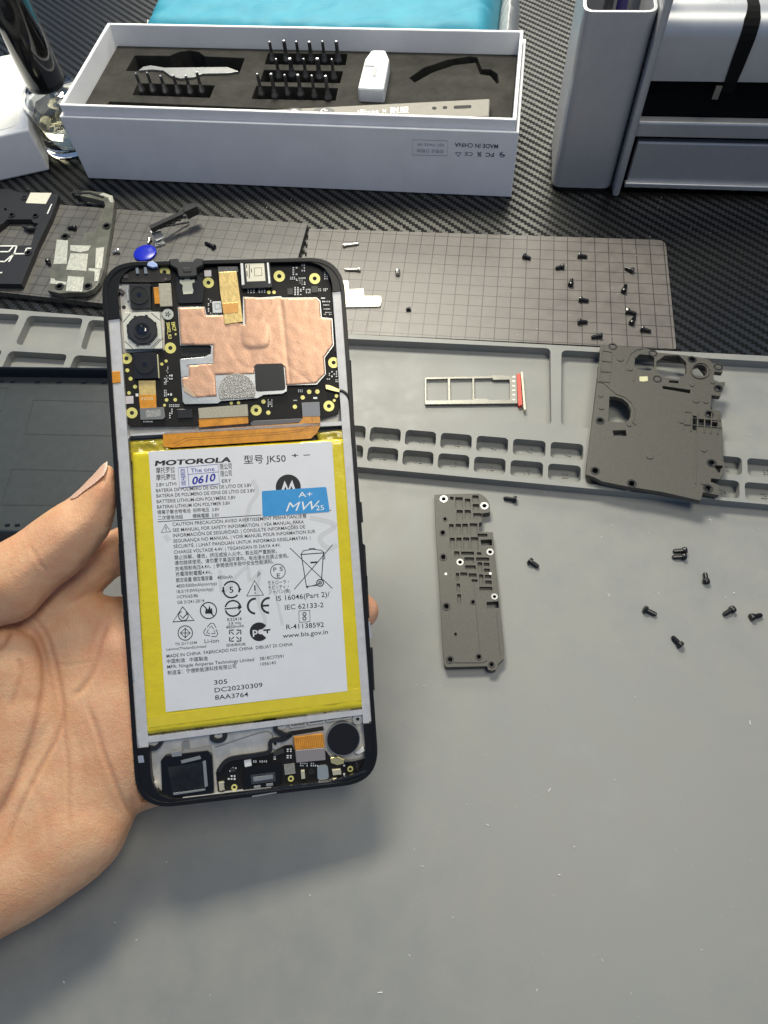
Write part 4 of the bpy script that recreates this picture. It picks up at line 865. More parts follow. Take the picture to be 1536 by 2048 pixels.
for s, a, b, c in [('4850/5000mAh(min/typ)', (377, 158), (608, 141), 19), ('18.5/19.0Wh(min/typ)', (380, 189), (588, 173), 19), ('1ICP5/65/86', (382, 219), (501, 210), 18), ('GB 31241-2014', (383, 250), (536, 239), 18), ('モトローラ・', (898, 141), (1017, 133), 20), ('モビリティ・', (900, 168), (1017, 160), 20), ('ジャパン(株)', (902, 194), (1026, 185), 20),
                   ('IS 16046(Part 2)/', (947, 233), (1250, 207), 29), ('IEC 62133-2', (995, 283), (1215, 268), 28), ('R-41138592', (1003, 395), (1217, 380), 28), ('www.bis.gov.in', (983, 444), (1240, 420), 26), ('R32416', (668, 349), (750, 341), 18), ('3.8 Vdc', (674, 369), (746, 363), 15), ('4850mAh', (660, 391), (762, 381), 17),
                   ('TIS 2217-2548', (370, 486), (495, 476), 15), ('Lenovo(Thailand)Limited', (322, 515), (547, 497), 15), ('Li-ion', (538, 473), (619, 468), 23), ('MADE IN CHINA  FABRICADO NO CHINA  DIBUAT DI CHINA', (322, 556), (1040, 487), 19), ('中国制造   中國製造', (323, 587), (557, 569), 19), ('MFR: Ningde Amperex Technology Limited', (326, 618), (820, 574), 20), ('SB18C77591', (853, 570), (988, 555), 18), ('制造商：宁德新能源科技有限公司', (328, 653), (718, 614), 20), ('1056143', (857, 601), (943, 591), 17),
                   ('305', (592, 709), (668, 703), 26), ('DC20230309', (596, 753), (868, 722), 26), ('8AA3764', (598, 795), (787, 776), 26), ('P', (930, 66), (947, 65), 24), ('S', (965, 62), (984, 61), 24), ('E', (949, 100), (968, 99), 24), ('5', (680, 186), (703, 184), 34), ('回收再利用', (663, 492), (770, 485), 13)]: tx(s, a, b, c, Nf, .01 if c > 30 else .003)
st([(272, 636), (862, 597)], 4); st([(1250, 572), (1258, 570)], 4)
st([(292, 697), (345, 692), (317, 649)], 5, closed=True); st([(318, 663), (319, 680)], 5); st([(319, 685), (319, 689)], 5)
st([(778, 205), (873, 199), (822, 117)], 7, Nf, True); st([(823, 143), (825, 175)], 7, Nf); st([(825, 184), (826, 191)], 7, Nf)
sc(955, 65, 42, 4, Nf); sc(690, 168, 46, 9, Nf, -150, 20); sc(690, 168, 46, 9, Nf, 40, 200)
fillp([(735, 158), (749, 166), (728, 180)], Nf); fillp([(632, 178), (648, 162), (654, 184)], Nf)
st([(358, 352), (478, 343), (413, 266)], 8, Nf, True); sc(417, 318, 27, 5, Nf, -60, 250); st([(400, 315), (414, 332), (442, 300)], 6, Nf)
sc(560, 287, 46, 6, Nf); st([(528, 256), (592, 320)], 6, Nf); fillp([(540, 305), (545, 275), (556, 290), (566, 256), (572, 280), (580, 272), (584, 305)], Nf)
sc(700, 275, 44, 9, Nf, 190, 345); sc(700, 275, 44, 9, Nf, 15, 165); st([(652, 278), (738, 270)], 7, Nf); fillp([(728, 255), (752, 268), (730, 285)], Nf)
sc(826, 262, 42, 12, Nf, 90, 275); sc(905, 258, 42, 12, Nf, 90, 275); st([(868, 260), (905, 258)], 11, Nf)
sc(428, 415, 41, 5, Nf); st([(400, 415), (428, 388), (456, 415), (428, 442)], 5, Nf, True); st([(428, 385), (428, 445)], 5, Nf); st([(398, 415), (458, 415)], 4, Nf)
for a in (0, 120, 240):
    ca, sa = math.cos(math.radians(a)), math.sin(math.radians(a)); rot = lambda x, y: (575 + x * ca - y * sa, 402 + x * sa + y * ca)
    st([rot(-22, -20), rot(-4, -42), rot(14, -42), rot(28, -18)], 4, Nf); st([rot(-10, -14), rot(2, -28), rot(14, -10)], 4, Nf)
for sx_, sy_ in ((-1, -1), (1, -1), (1, 1), (-1, 1)):
    st([(712 + sx_ * 8, 430 + sy_ * 32), (712 + sx_ * 32, 430 + sy_ * 30), (712 + sx_ * 32, 430 + sy_ * 8)], 7, Nf); st([(712 + sx_ * 6, 430 + sy_ * 6), (712 + sx_ * 24, 430 + sy_ * 22)], 5, Nf)
for i in range(5): sc(848, 408, 8 + i * 10, 11, Nf, 40, 320)
sc(1072 + 34, 318, 0.1, 1, Nf); st([(1074, 290), (1136, 286), (1138, 350), (1076, 354)], 4, Nf, True); sc(1106, 308, 9, 5, Nf); sc(1106, 332, 9, 5, Nf)
wht = bmesh.new(); add_text(wht, 'pc', t.px(*Nf(812, 424), ZT + .0015), t.px(*Nf(868, 420), ZT + .0015), t.k(*Nf(812, 424)) * 38 / 2.844, ZT + .0015, .02); st([(872, 400), (912, 396)], 9, Nf); st([(894, 398), (896, 416)], 9, Nf)
# crossed out bin
st([(1024, 785), (1265, 1015)], 4); st([(1266, 766), (1048, 1020)], 4); st([(1088, 822), (1118, 1008), (1190, 988)], 5); st([(1214, 815), (1203, 965)], 5); st([(1083, 822), (1220, 812)], 5); st([(1086, 820), (1100, 800), (1150, 792), (1200, 797), (1217, 810)], 4); st([(1132, 796), (1133, 789), (1166, 787), (1168, 794)], 4); st([(1140, 868), (1180, 865)], 9); st([(1207, 830), (1221, 829), (1222, 846), (1207, 847)], 5); sc(1195, 983, 19, 6); sc(1195, 983, 7, 6); st([(1118, 1003), (1178, 998)], 4); st([(1118, 1008), (1126, 1008)], 10)
# round emblem with a winged M
for i in range(7): sc(1014, 438, 6 + i * 10, 11)
mpt = [(975, 455), (993, 402), (1003, 422), (1014, 452), (1025, 420), (1036, 398), (1054, 450), (1040, 452), (1032, 432), (1016, 470), (1012, 470), (998, 434), (990, 454)]
P = t.pl(mp(Mf, mpt), ZT); tr = tessellate_polygon([[Vector((*p, 0)) for p in P]]); vs = [wht.verts.new((*p, ZT + .0015)) for p in P]
for q in tr: wht.faces.new([vs[i] for i in q])
t.part('printing', bm, mat('print_black', (.012, .012, .012), rough=.55), lab)
t.part('emblem', wht, mat('label_white', 0), lab)
# stickers
blu = mat('ink_blue', (.02, .03, .30), rough=.5)
def sticker(name, q, m, z0, z1, r=.0): bm = bmesh.new(); add_prism(bm, [fillet(t.pl(mp(Mf, q), z1), r) if r else t.pl(mp(Mf, q), z1)], z0, z1); return t.part(name, bm, m, lab)
s1 = sticker('seal_sticker', [(388, 329), (614, 308), (622, 419), (395, 443)], mat('sticker_white', (.72, .72, .76), rough=.4), -.047, -.041)
bm = bmesh.new(); ZT = -.0395
st([(388, 329), (614, 308), (622, 419), (395, 443)], 3, closed=True); st([(440, 325), (450, 437)], 3); st([(443, 367), (618, 352)], 3)
for i, ch in enumerate('撕毁无效'): tx(ch, (401 + 1.5 * i, 358 + i * 24), (430 + 1.5 * i, 355 + i * 24), 20)
tx('The one', (460, 357), (595, 346), 25); o_ = tx('0610', (465, 424), (598, 402), 42, bold=.03, shear=.3)
t.part('lettering', bm, blu, s1)
s2 = sticker('grade_sticker', [(863, 461), (1230, 437), (1250, 578), (868, 606)], mat('sticker_blue', (.05, .30, .62), rough=.3, coat=.3, var=.06), -.044, -.0385, .06)
bm = bmesh.new(); ZT = -.037
tx('A+', (1072, 497), (1152, 492), 30); tx('MW', (1000, 577), (1175, 566), 52, shear=.45, bold=-.004); tx('25', (1172, 571), (1218, 568), 28)
t.part('lettering', bm, mat('print_white', 0), s2)
# ---- circuit board
pcb = mat('pcb_black', (.010, .009, .008), rough=.5, spec=.25, var=.3, vscale=8, bump=.05, bscale=40); gold = mat('gold_pad', (.80, .72, .22), rough=.32, metal=.25, spec=.6); cop = mat('copper_foil', (.62, .35, .215), rough=.40, metal=.35, col2=(.74, .44, .29), vscale=18, bump=.10, bscale=16, spec=.5)
silv = mat('shield_silver', (.56, .57, .56), rough=.34, metal=.8, var=.12, vscale=5); flex = mat('orange_flex', (.66, .27, .02), rough=.26, spec=.6, coat=.4, var=.22, vscale=4); chipm = mat('chip_grey', (.35, .35, .34), rough=.4, metal=.3); tape = mat('gold_tape', (.72, .52, .20), rough=.33, metal=.35, var=.18, vscale=4, bump=.15, bscale=10)
conn = mat('connector_tan', (.40, .37, .28), rough=.5, var=.3, vscale=26); wht = mat('white_pad', (.75, .74, .72), rough=.4)
PB = [(240, 560), (238, 541), (262, 533), (300, 529), (330, 531), (346, 536), (352, 548), (404, 548), (410, 536), (440, 532), (480, 528), (540, 526), (543, 520), (573, 517), (577, 526), (610, 527), (640, 532), (656, 545), (667, 572), (668, 640), (669, 700), (682, 716), (684, 793), (676, 828), (640, 838), (640, 846), (500, 852), (500, 846), (397, 848), (390, 852), (262, 854), (250, 842), (243, 800), (240, 706), (330, 700), (330, 622), (303, 620), (303, 566), (240, 566)]
bm = bmesh.new(); add_prism(bm, [t.pl(PB, -.22)], -.34, -.22); board = t.part('circuit_board', bm, pcb, bevel=.012)
bm = bmesh.new(); add_prism(bm, [t.pl([(234, 567), (302, 567), (302, 621), (329, 623), (329, 705), (244, 707), (238, 660)], -.3)], -.44, -.3); t.part('camera_tray', bm, plate_m)
rings = [(CLf, 707, 243, 62), (CLf, 1190, 358, 60), (CLf, 772, 1075, 62), (CLf, 290, 1190, 62), (CLf, 350, 1787, 62), (CRf, 607, 268, 58), (CRf, 970, 292, 56), (CRf, 1163, 1153, 55), (CRf, 1115, 1598, 55), (CRf, 370, 1640, 56)]
def ring(f, cx, cy, r, rin, z0, z1, m, name, parent, s):
    c = t.px(*f(cx, cy), z1); k = t.k(*f(cx, cy), z1) / s; bm = bmesh.new(); add_prism(bm, [circ(c.x, c.y, r * k, 28)] + ([circ(c.x, c.y, rin * k, 20)] if rin else []), z0, z1); return t.part(name, bm, m, parent)
for f, cx, cy, r in rings:
    s = 5.486 if f is CLf else 5.12; ring(f, cx, cy, r, r * .38, -.23, -.212, gold, 'screw_ring', board, s); ring(f, cx, cy, r * .38, 0, -.23, -.2165, hole_m, 'screw_hole', board, s)
ring(CLf, 745, 705, 62, 0, -.23, -.185, mat('pale_steel', (.66, .66, .56), rough=.3, metal=.6), 'board_screw', board, 5.486)
c = t.px(*CLf(745, 705), -.185); bm = bmesh.new()
for a in range(5): add_stroke(bm, [(c.x + .02 * math.cos(a * 1.257), c.y + .02 * math.sin(a * 1.257)), (c.x + .09 * math.cos(a * 1.257), c.y + .09 * math.sin(a * 1.257))], .035, -.1838)
t.part('screw_slot', bm, hole_m, board)
for f, cx, cy, r in [(CLf, 300, 1320, 22), (CLf, 335, 1412, 22), (CLf, 385, 1500, 22), (CLf, 318, 1568, 20), (CLf, 678, 1252, 17), (CLf, 725, 1218, 17), (CLf, 730, 1645, 20), (CLf, 825, 1643, 20), (CLf, 708, 1703, 16), (CLf, 830, 925, 11), (CLf, 1440, 1680, 18), (CLf, 1520, 1676, 18), (CRf, 500, 433, 18), (CRf, 553, 433, 18), (CRf, 913, 1452, 23), (CRf, 997, 1450, 23), (CRf, 847, 1510, 22), (CRf, 767, 1605, 22), (CRf, 445, 1553, 22), (CRf, 495, 1665, 22), (CRf, 1192, 1495, 18), (CRf, 1170, 1540, 15)]:
    ring(f, cx, cy, r, 0, -.23, -.213, gold, 'test_pad', board, 5.486 if f is CLf else 5.12)
def bx(name, f, q, z0, z1, m, parent=board, r=0., bevel=.012): return t.prism(name, mp(f, q), z0, z1, m, parent, r=r, bevel=bevel)
# camera modules
cam_b = mat('camera_black', (.016, .016, .017), rough=.35); lens_m = mat('lens_glass', (.004, .004, .006), rough=.06, spec=.7, coat=1.)
c1 = t.prism('camera_module', mp(CLf, [(318, 378), (548, 372), (560, 630), (335, 640)]), -.4, -.10, cam_b, bevel=.03, r=.03)
ring(CLf, 428, 490, 106, 92, -.12, -.06, cam_b, 'lens_rim', c1, 5.486); ring(CLf, 428, 490, 92, 0, -.12, -.075, mat('camera_top', (.014, .014, .014), rough=.4, spec=.35), 'lens_cover', c1, 5.486); ring(CLf, 428, 492, 26, 0, -.1, -.07, lens_m, 'lens', c1, 5.486)
c2 = t.prism('camera_module', mp(CLf, [(245, 688), (655, 682), (688, 1080), (270, 1086)]), -.4, -.10, mat('camera_silver', (.70, .68, .58), rough=.36, metal=.25, var=.06), bevel=.02, r=.05)
lc = (462, 880)
oct_ = [(lc[0] + 186 * math.cos(math.radians(22.5 + 45 * i)), lc[1] + 180 * math.sin(math.radians(22.5 + 45 * i))) for i in range(8)]
ring(CLf, *lc, 168, 0, -.12, -.05, cam_b, 'lens_barrel', c2, 5.486)
ring(CLf, *lc, 150, 96, -.06, -.02, mat('lens_ring', (.03, .03, .032), rough=.3), 'lens_rim', c2, 5.486)
ring(CLf, *lc, 96, 80, -.06, .02, cam_b, 'lens_rim', c2, 5.486); ring(CLf, *lc, 80, 58, -.06, .0, mat('lens_ring2', (.022, .022, .026), rough=.2), 'lens_step', c2, 5.486)
c = t.px(*CLf(*lc), 0); bm = bmesh.new(); add_lathe(bm, [(.17, -.03), (.15, -.012), (.1, .0), (.05, .006), (.004, .008)], (c.x, c.y, 0), 28); t.part('lens', bm, lens_m, c2, smooth=True)
bm = bmesh.new()
for q in ([(560, 690), (656, 770)], [(270, 1000), (360, 1082)], [(690, 965), (580, 1080)], [(660, 975), (560, 1075)], [(255, 790), (330, 700)]): add_stroke(bm, t.pl(mp(CLf, q), -.098), .02, -.098)
t.part('seam', bm, hole_m, c2)
for i in range(8):
    a = i * math.pi / 4 + .3; c = t.px(*CLf(lc[0] + 160 * math.cos(a), lc[1] + 160 * math.sin(a)), -.05); bm = bmesh.new(); add_prism(bm, [circ(c.x, c.y, .06, 4, a)], -.06, -.03); t.part('lens_lug', bm, cam_b, c2)
c3 = t.prism('camera_module', mp(CLf, [(365, 1133), (618, 1128), (642, 1405), (372, 1412)]), -.4, -.10, mat('camera_navy', (.010, .010, .015), rough=.3), bevel=.02, r=.03)
ring(CLf, 490, 1255, 106, 0, -.12, -.07, mat('camera_top2', (.010, .010, .013), rough=.4, spec=.35), 'lens_cover', c3, 5.486); ring(CLf, 490, 1257, 28, 0, -.1, -.066, lens_m, 'lens', c3, 5.486)
bx('gold_edge', CLf, [(622, 1145), (636, 1145), (652, 1405), (640, 1408)], -.3, -.095, mat('gold_edge', (.75, .68, .38), rough=.3, metal=.5), c3)
# connectors and flexes on the board
bx('flex_tail', CLf, [(585, 408), (655, 405), (660, 588), (600, 592)], -.22, -.17, flex); cb = bx('board_connector', CLf, [(640, 366), (778, 364), (795, 618), (658, 622)], -.22, -.14, conn, bevel=.02)
bx('flex_tail', CLf, [(420, 1432), (608, 1430), (620, 1735), (440, 1738)], -.22, -.175, tape); g = bx('flex_tail', CLf, [(425, 1590), (615, 1585), (620, 1735), (440, 1738)], -.18, -.170, flex)
bm = bmesh.new(); ZT = -.1685; tx('F2135', CLf(455, 1650), CLf(585, 1640), 17, lambda *a: a, .01); t.part('lettering', bm, mat('ink_tan', (.75, .62, .35), rough=.5), board)
cb = bx('board_connector', CLf, [(436, 1738), (700, 1722), (714, 1830), (690, 1855), (445, 1862)], -.22, -.14, mat('connector_grey', (.19, .19, .19), rough=.5, metal=.3), r=.02, bevel=.02); bx('code_label', CLf, [(500, 1762), (660, 1752), (668, 1825), (508, 1838)], -.15, -.136, mat('code_label', (.55, .54, .50), rough=.5, col2=(.08, .08, .08), vscale=22))
bx('board_connector', CLf, [(842, 1748), (1010, 1742), (1016, 1840), (850, 1850)], -.22, -.17, mat('connector_black', (.02, .02, .02), rough=.3)); bx('ground_pad', CLf, [(274, 1604), (365, 1602), (368, 1685), (278, 1690)], -.22, -.208, mat('pinkish_pad', (.72, .64, .62), rough=.35, metal=.4)); bx('ground_pad', CLf, [(390, 1576), (420, 1575), (422, 1606), (392, 1608)], -.22, -.208, wht)
# shield with copper foil
SH = [CLf(852, 625), CLf(1150, 620), CLf(1168, 712), CLf(1350, 712), (486, 648), CRf(235, 478), CRf(400, 486), CRf(490, 482), CRf(622, 472), CRf(640, 488), CRf(990, 485), CRf(1028, 522), CRf(1042, 690), CRf(1150, 700), CRf(1166, 975), CRf(1072, 1105), CRf(1085, 1270), CRf(990, 1378), CRf(684, 1385), CRf(684, 1445), CRf(640, 1470), CRf(446, 1482), CRf(385, 1515), CRf(120, 1538), CLf(1330, 1655), CLf(1290, 1682), CLf(930, 1690), CLf(908, 1660), CLf(876, 1195), CLf(1150, 1168), CLf(1215, 1140), CLf(1222, 1060), CLf(1190, 1035), CLf(880, 1048)]
bm = bmesh.new(); add_prism(bm, [fillet(t.pl(SH, -.1), .03, 2)], -.22, -.1); sh = t.part('shield_can', bm, silv, board, bevel=.02)
CF = [CLf(858, 632), CLf(1146, 627), CLf(1160, 718), CLf(1345, 718), (490, 650), CRf(242, 484), CRf(400, 490), CRf(490, 488), CRf(618, 480), CRf(640, 494), CRf(985, 491), CRf(1020, 526), CRf(1034, 696), CRf(1142, 706), CRf(1158, 970), CRf(1066, 1100), CRf(1078, 1266), CRf(984, 1366), CRf(676, 1384), CRf(662, 1200), CRf(356, 1196), CRf(352, 1268), CLf(1265, 1372), CLf(1280, 1606), CLf(1062, 1618), CLf(905, 1495), CLf(898, 1402), CLf(975, 1392), CLf(970, 1265), CLf(1235, 1248), CLf(1242, 1045), CLf(886, 1040)]
dc = t.px(*CRf(365, 870), -.1); cr1 = t.px(*CRf(640, 700), -.1)
def copz(x, y, d):
    r = (abs((x - dc.x) / .46) ** 3.5 + abs((y - dc.y) / .46) ** 3.5) ** (1 / 3.5); z = -.080 + .05 * max(0, 1 - r ** 5) * (.55 - .9 * (y - dc.y) + .3 * (x - dc.x))
    z -= .010 * math.exp(-((x - cr1.x + .04 * (y - cr1.y)) / .06) ** 2)
    z += .007 * noise.noise(Vector((x * 1.1, y * 1.1, 4))) - .004 * max(0, .12 - abs(noise.noise(Vector((x * .8 + y * .3, y * .6, 9))))) / .12 + .006 * noise.noise(Vector((x * 4, y * 4, 1)))
    return max(z, -.094) - (.01 if d < .02 else 0)
cf = t.part('copper_foil', sheet_grid(t.pl(CF, -.085), .05, copz, -.11), cop, sh, smooth=True)
bx('silver_frame', CLf, [(884, 1196), (1150, 1172), (1222, 1148), (1236, 1110), (1244, 1245), (965, 1258), (950, 1280), (962, 1388), (888, 1398)], -.1, -.08, silv, sh, bevel=.01); bx('foil_flap', CLf, [(912, 1470), (955, 1500), (1060, 1612), (1020, 1612), (920, 1550)], -.09, -.072, mat('foil_pale', (.72, .52, .34), rough=.3, metal=.5), sh, bevel=.006)
# round sponge, black square, gold tape
c = CRf(175, 1450); cc = t.px(*c, -.08); k = t.k(*c, -.08) / 5.12
bm = bmesh.new(); add_prism(bm, [[(cc.x + 188 * k * math.cos(a), cc.y + 188 * k * math.sin(a)) for a in [math.radians(-22 + i * 8) for i in range(29)]]], -.1, -.055); t.part('round_sponge', bm, mat('speckle_grey', (.14, .13, .12), rough=.45, metal=.5, col2=(.62, .60, .55), vscale=30, bump=.6, bscale=40), sh, bevel=.03)
t.prism('black_pad', mp(CRf, [(354, 1168), (650, 1160), (672, 1430), (366, 1445)]), -.1, -.055, mat('black_tape', (.012, .012, .013), rough=.5), sh, r=.1)
t.prism('gold_tape', mp(CRf, [(-15, 225), (170, 215), (200, 440), (236, 735), (120, 752), (48, 764), (20, 560), (0, 440)]), -.12, -.05, tape, board, bevel=.015)
t.prism('tape_fold', mp(CRf, [(20, 545), (182, 535), (188, 640), (34, 655)]), -.06, -.040, mat('amber_tape', (.72, .36, .10), rough=.3, metal=.3, var=.15), board, bevel=.01)
t.prism('tape_end', mp(CRf, [(-20, 172), (180, 168), (186, 225), (-18, 228)]), -.2, -.10, mat('grey_foam', (.22, .21, .19), rough=.7, var=.4, vscale=14), board)
# flex connector in the middle
t.prism('board_connector', [CLf(1075, 1735), CRf(282, 1578), CRf(290, 1700), CLf(1085, 1850)], -.22, -.12, conn, board, bevel=.02); t.prism('flex_tail', [CLf(1080, 1852), CRf(288, 1703), CRf(292, 1775), CLf(1085, 1945)], -.26, -.14, flex, board, bevel=.03)
t.prism('bezel_edge', mp(CRf, [(310, 1772), (345, 1748), (845, 1722), (845, 1768), (318, 1808)]), -.4, -.2, mat('grey_bezel', (.10, .10, .11), rough=.35), bevel=.02)
# main flex band to the battery
FB = [CRf(1022, 1700), CRf(1030, 1800), CRf(1010, 1835), (634, 866), (622, 877), (345, 895), (326, 893), (326, 868), (334, 864), (598, 846), (606, 836), CRf(840, 1700)]
bm = bmesh.new(); add_prism(bm, [fillet(t.pl(FB, -.1), .05, 3)], -.16, -.10); fb = t.part('battery_flex', bm, flex, bevel=.02)
bm = bmesh.new()
for q in ([(345, 888), (372, 876), (560, 864), (632, 855)], [(350, 892), (376, 880), (562, 868), (636, 858)], [CRf(935, 1710), CRf(948, 1740), CRf(940, 1790), (600, 862)]): add_stroke(bm, t.pl(q, -.098), .012, -.0985)
t.part('trace', bm, mat('trace_dark', (.22, .08, .01), rough=.4), fb)
t.prism('board_connector', mp(CRf, [(836, 1562), (1018, 1555), (1026, 1700), (846, 1705)]), -.22, -.09, mat('connector_matt', (.24, .24, .25), rough=.5), board, bevel=.02, r=.02)
# headphone jack
jk = t.prism('headphone_jack', mp(CLf, [(832, 295), (1060, 280), (1120, 300), (1140, 420), (1128, 575), (862, 585), (836, 450)]), -.4, -.14, mat('jack_black', (.008, .008, .009), rough=.3), bevel=.04, r=.08)
t.prism('jack_cap', mp(CLf, [(755, 100), (850, 88), (870, 120), (1020, 115), (1050, 88), (1125, 95), (1132, 165), (1060, 200), (1062, 282), (860, 292), (842, 205), (770, 165)]), -.4, .07, mat('jack_rubber', (.022, .022, .023), rough=.5), jk, bevel=.03); t.prism('jack_notch', mp(CLf, [(905, 195), (1000, 190), (1002, 238), (910, 242)]), .05, .09, mat('jack_rubber', 0), jk, bevel=.02)
t.prism('jack_sticker', mp(CLf, [(872, 325), (925, 330), (928, 318), (985, 315), (988, 330), (1035, 322), (1040, 352), (1012, 362), (1012, 400), (1025, 440), (1015, 478), (915, 485), (905, 430), (908, 385), (875, 360)]), -.15, -.125, mat('cream_paper', (.80, .78, .58), rough=.5), jk)
# earpiece speaker
ep = t.prism('earpiece', mp(CRf, [(200, 100), (505, 92), (535, 380), (225, 395)]), -.4, -.03, mat('ear_black', (.008, .008, .009), rough=.25), bevel=.03, r=.05)
t.prism('earpiece_label', mp(CRf, [(255, 138), (452, 132), (468, 318), (275, 325)]), -.05, -.02, mat('ear_label', (.70, .66, .52), rough=.38, metal=.2, var=.05), ep, bevel=.01)
bm = bmesh.new(); ZT = -.018
for q in ([(272, 150), (272, 185)], [(300, 148), (300, 290)], [(276, 215), (278, 270)], [(320, 190), (322, 230)]): st([CRf(*p) for p in q], 4.5, lambda *a: a)
add_stroke(bm, [*t.pl(mp(CRf, [(350, 185), (425, 180), (430, 260), (355, 265)]), ZT)], .018, ZT, True); t.part('printing', bm, hole_m, ep)
for q in ([(208, 120), (235, 118), (252, 360), (222, 365)], [(478, 112), (500, 110), (522, 345), (498, 350)]): t.prism('metal_side', mp(CRf, q), -.1, -.01, silv, ep, bevel=.02)
# small sub-board and contacts at the top left
bx('sub_board', CLf, [(205, 215), (400, 165), (655, 195), (660, 250), (780, 265), (775, 330), (700, 350), (560, 355), (215, 350)], -.22, -.16, mat('sub_board', (.030, .024, .017), rough=.45, var=.2))
for q in ([(385, 175), (420, 178), (430, 262), (392, 262)], [(478, 178), (512, 182), (525, 262), (484, 262)]): bx('spring_contact', CLf, q, -.18, -.08, mat('bright_steel', 0), bevel=.02)
t.prism('pull_tab', mp(CLf, [(515, 170), (525, 135), (575, 118), (625, 150), (632, 180), (570, 190)]), -.1, .03, mat('ice_blue', (.42, .52, .80), rough=.35), bevel=.015)
ring(CLf, 278, 285, 28, 0, -.2, -.12, mat('copper_ball', (.25, .2, .17), rough=.25, metal=.8), 'rivet', board, 5.486); ring(CLf, 720, 318, 16, 0, -.2, -.14, mat('copper_ball', 0), 'rivet', board, 5.486)
bx('ground_pad', CLf, [(1140, 222), (1220, 218), (1224, 290), (1145, 292)], -.22, -.17, mat('pinkish_pad', 0)); bx('chip_sticker', CLf, [(1228, 565), (1330, 560), (1340, 688), (1238, 690)], -.22, -.16, mat('chip_sticker', (.62, .63, .63), rough=.4)); 
bm = bmesh.new(); ZT = -.158; add_stroke(bm, t.pl(mp(CLf, [(1260, 590), (1315, 588), (1318, 645), (1265, 650)]), ZT), .015, ZT, True); t.part('chip_mark', bm, mat('print_black', 0), board)
bx('side_contact', CLf, [(195, 390), (225, 388), (228, 425), (200, 428)], -.3, -.12, wht); bx('rail_strip', CLf, [(278, 405), (308, 402), (318, 555), (300, 560)], -.32, -.2, silv); ring(CLf, 240, 455, 24, 0, -.3, -.15, mat('copper_ball', 0), 'rivet', board, 5.486); ring(CLf, 262, 628, 22, 0, -.31, -.295, hole_m, 'screw_hole', board, 5.486)
for q in ([(1080, 1380), (1125, 1385), (1235, 1432), (1225, 1455), (1150, 1440), (1085, 1420)],): t.prism('antenna_plug', mp(CRf, q), -.2, -.10, mat('gold_plug', (.72, .60, .28), rough=.3, metal=.7), board, bevel=.02, r=.02)
P = [Vector((*t.px(*CRf(*q), -.08), -.08)) for q in [(1225, 1443), (1260, 1450), (1310, 1495), (1335, 1570), (1345, 1690), (1352, 1850), (1362, 2000)]]
bm = bmesh.new(); add_tube(bm, smooth_path(P, 6), .055, 8); t.part('antenna_cable', bm, blk_dk, smooth=True)
t.prism('black_slot', mp(CLf, [(880, 1052), (1190, 1036), (1228, 1062), (1222, 1140), (1130, 1165), (890, 1170)]), -.2, -.19, hole_m, board)
# printed legend beside the big camera
bm = bmesh.new(); ZT = -.2165
p0 = t.px(*CLf(782, 795), ZT); p1 = t.px(*CLf(800, 890), ZT); add_text(bm, 'EMCP', p0, p1, .11, ZT, .02); p0 = t.px(*CLf(728, 795), ZT); p1 = t.px(*CLf(752, 975), ZT); add_text(bm, 'S0602_R3', p0, p1, .10, ZT, .02)
t.part('lettering', bm, mat('ink_yellow', (.75, .68, .18), rough=.5), board)
